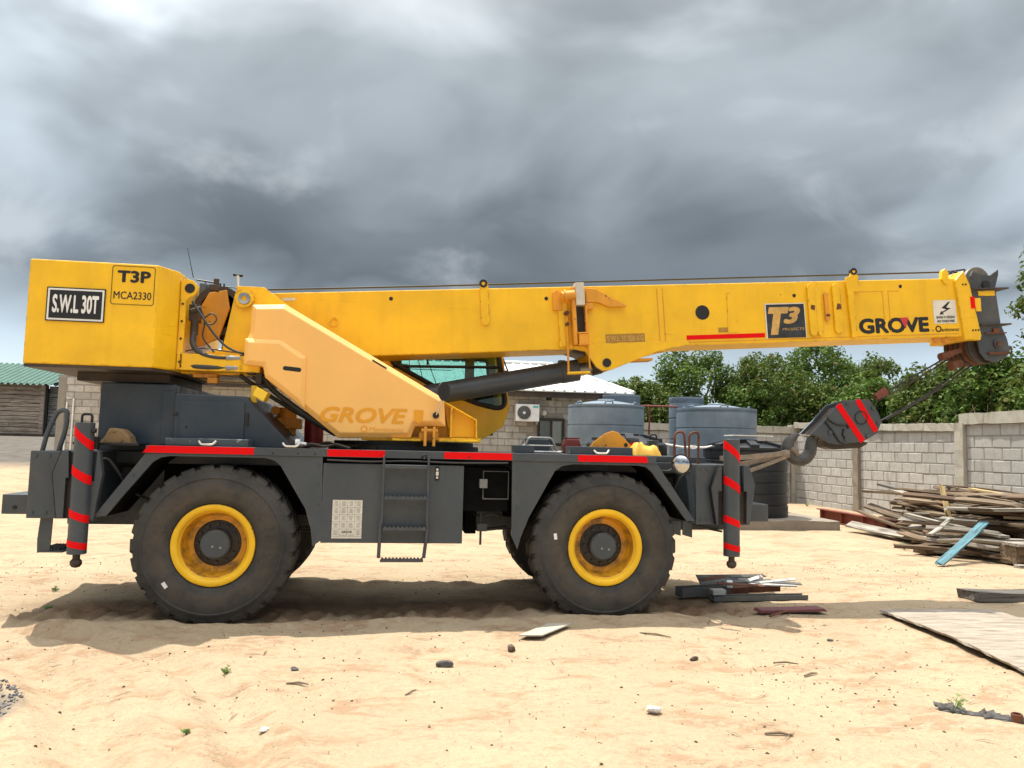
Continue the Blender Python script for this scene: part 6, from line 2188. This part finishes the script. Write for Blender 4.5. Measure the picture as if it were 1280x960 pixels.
for i, (y1_, z1_, lb) in enumerate(((.42, 1.72, 'upper of the webbing slings tying the hook to the chassis'), (.62, 1.60, 'middle one of the webbing slings tying the hook down'), (.50, 1.46, 'lowest of the webbing slings tying the hook to the chassis'))):
    a = Vector((4.60, 1.10, 1.735 - .012 * i))
    b = Vector((3.36, y1_, z1_ - .08))
    s_ = MB()
    d = (b - a)
    sd_ = d.cross(Vector((0, 0, 1))).normalized()
    upv = sd_.cross(d).normalized()
    pts = [a, a.lerp(b, .3) + Vector((0, 0, -.012)), a.lerp(b, .65) + Vector((0, 0, -.014)), b]
    for p, q_ in zip(pts, pts[1:]):
        s_.obox((p + q_) / 2, (q_ - p) / 2 * 1.01, sd_ * .010, upv * (.028 if i < 2 else .022))
    tag(s_.build('webbing_sling', m_sling, None, .004), lb, 'sling')
tag(MB().tube(arc([(4.55, 1.06, 1.78), (4.64, 1.06, 1.70), (4.64, 1.16, 1.68), (4.56, 1.18, 1.75)], 4, .04), .03, 8).tube([(4.30, 1.02, 1.665), (4.50, 1.06, 1.715)], [.045, .05], 8).build('sling_eye', m_sling, smooth=50), 'bound eye of the webbing slings looped over the hook', 'sling')

# ================================================================== THINGS LYING ON THE DECK
DZ = 1.654
cg = empty('cable_reel_frame', (1.28, .4, DZ))
tag(cg, 'small grey box in a bent tube frame on the crane deck', 'frame')
MB().box(1.17, 1.41, .42, .60, DZ + .02, DZ + .15).build('box', m_slate, cg, .006)
for y in (.36, .64):
    MB().tube(arc([(1.03, y, DZ + .02), (1.12, y, DZ + .03), (1.17, y, DZ + .165), (1.42, y, DZ + .165), (1.48, y, DZ + .03), (1.54, y, DZ + .02)], 4, .03), .012, 7).build('tube_hoop', m_steel, cg, smooth=50)
MB().tube([(1.10, .36, DZ + .08), (1.46, .36, DZ + .08)], .009, 6).tube([(1.05, .34, DZ + .012), (1.52, .34, DZ + .012)], .014, 6).build('tube_rail', m_steel, cg, smooth=50)
jc = empty('red_container', (1.68, .5, DZ))
tag(jc, 'dark red plastic container on the crane deck by the tanks', 'container')
MB().prism([(1.58, DZ), (1.78, DZ), (1.775, DZ + .08), (1.745, DZ + .165), (1.60, DZ + .165), (1.58, DZ + .1)], .44, .62).build('body', plain('dark_red_plastic', (.16, .022, .016), .45), jc, .015)
MB().box(1.60, 1.76, .46, .60, DZ + .166, DZ + .178).build('lid', plain('dark_red_lid', (.11, .014, .012), .45), jc, .004)
yp = empty('yellow_sheave_plate', (2.12, .5, DZ))
tag(yp, 'worn yellow triangular steel plate standing in the deck box', 'steel plate')
MB().prism([(1.86, DZ + .05), (1.92, DZ + .13), (2.06, DZ + .235), (2.14, DZ + .265), (2.20, DZ + .25), (2.36, DZ + .10), (2.34, DZ + .05)], .50, .56).build('plate', m_yellow_worn, yp, .008)
MB().cyl((2.29, .498, DZ + .11), (2.29, .494, DZ + .11), .022, n=14).build('pin_hole', m_black, yp)
MB().cyl((2.12, .53, DZ + .02), (2.12, .53, DZ + .05), .09, n=16).build('boss', m_yellow_worn, yp)
rg_ = MB().prism([(2.38, DZ + .03), (2.48, DZ + .03), (2.49, DZ + .19), (2.36, DZ + .185)], .62, .74)
tag(rg_.build('canvas_bag', plain('dark_canvas', (.05, .052, .055), .8), None, .02), 'dark canvas bag with a red flap beside the yellow plate', 'bag')
tag(MB().prism([(2.37, DZ + .075), (2.45, DZ + .10), (2.44, DZ + .145), (2.375, DZ + .13)], .608, .618).build('red_flap', m_red, None, .003), 'small red tag on the dark canvas bag', 'tag')


def cloth(x0, x1, y0, y1, z, hgt, mat, name, label, seed):
    rg = np.random.default_rng(seed)
    n_, m2 = 22, 14
    mb = MB()
    vs, fs = [], []
    for j in range(m2 + 1):
        for i in range(n_ + 1):
            u, v = i / n_, j / m2
            e = min(u, 1 - u, v, 1 - v)
            h = hgt * min(1, (e * 5.0)) ** .6 * (.55 + .9 * float(fbm(np.array(u * 4.0 + seed), np.array(v * 3.0), 3, seed)) + .3)
            vs.append((x0 + (x1 - x0) * u + .012 * math.sin(9 * v + seed), y0 + (y1 - y0) * v, z + max(.002, h)))
    for j in range(m2):
        for i in range(n_):
            a = j * (n_ + 1) + i
            fs.append((a, a + 1, a + n_ + 2, a + n_ + 1))
    mb.add(vs, fs)
    b = len(mb.v)
    mb.add([(x0, y0, z), (x1, y0, z), (x1, y1, z), (x0, y1, z)], [(3, 2, 1, 0)])
    tag(mb.build(name, mat, None, 0, 60), label, 'cloth')


cloth(2.25, 2.56, .06, .30, DZ, .14, plain('yellow_oilskin', (.72, .42, .05), .55, 0, .1), 'yellow_oilskin', 'crumpled yellow oilskin lying at the front end of the deck', 3)
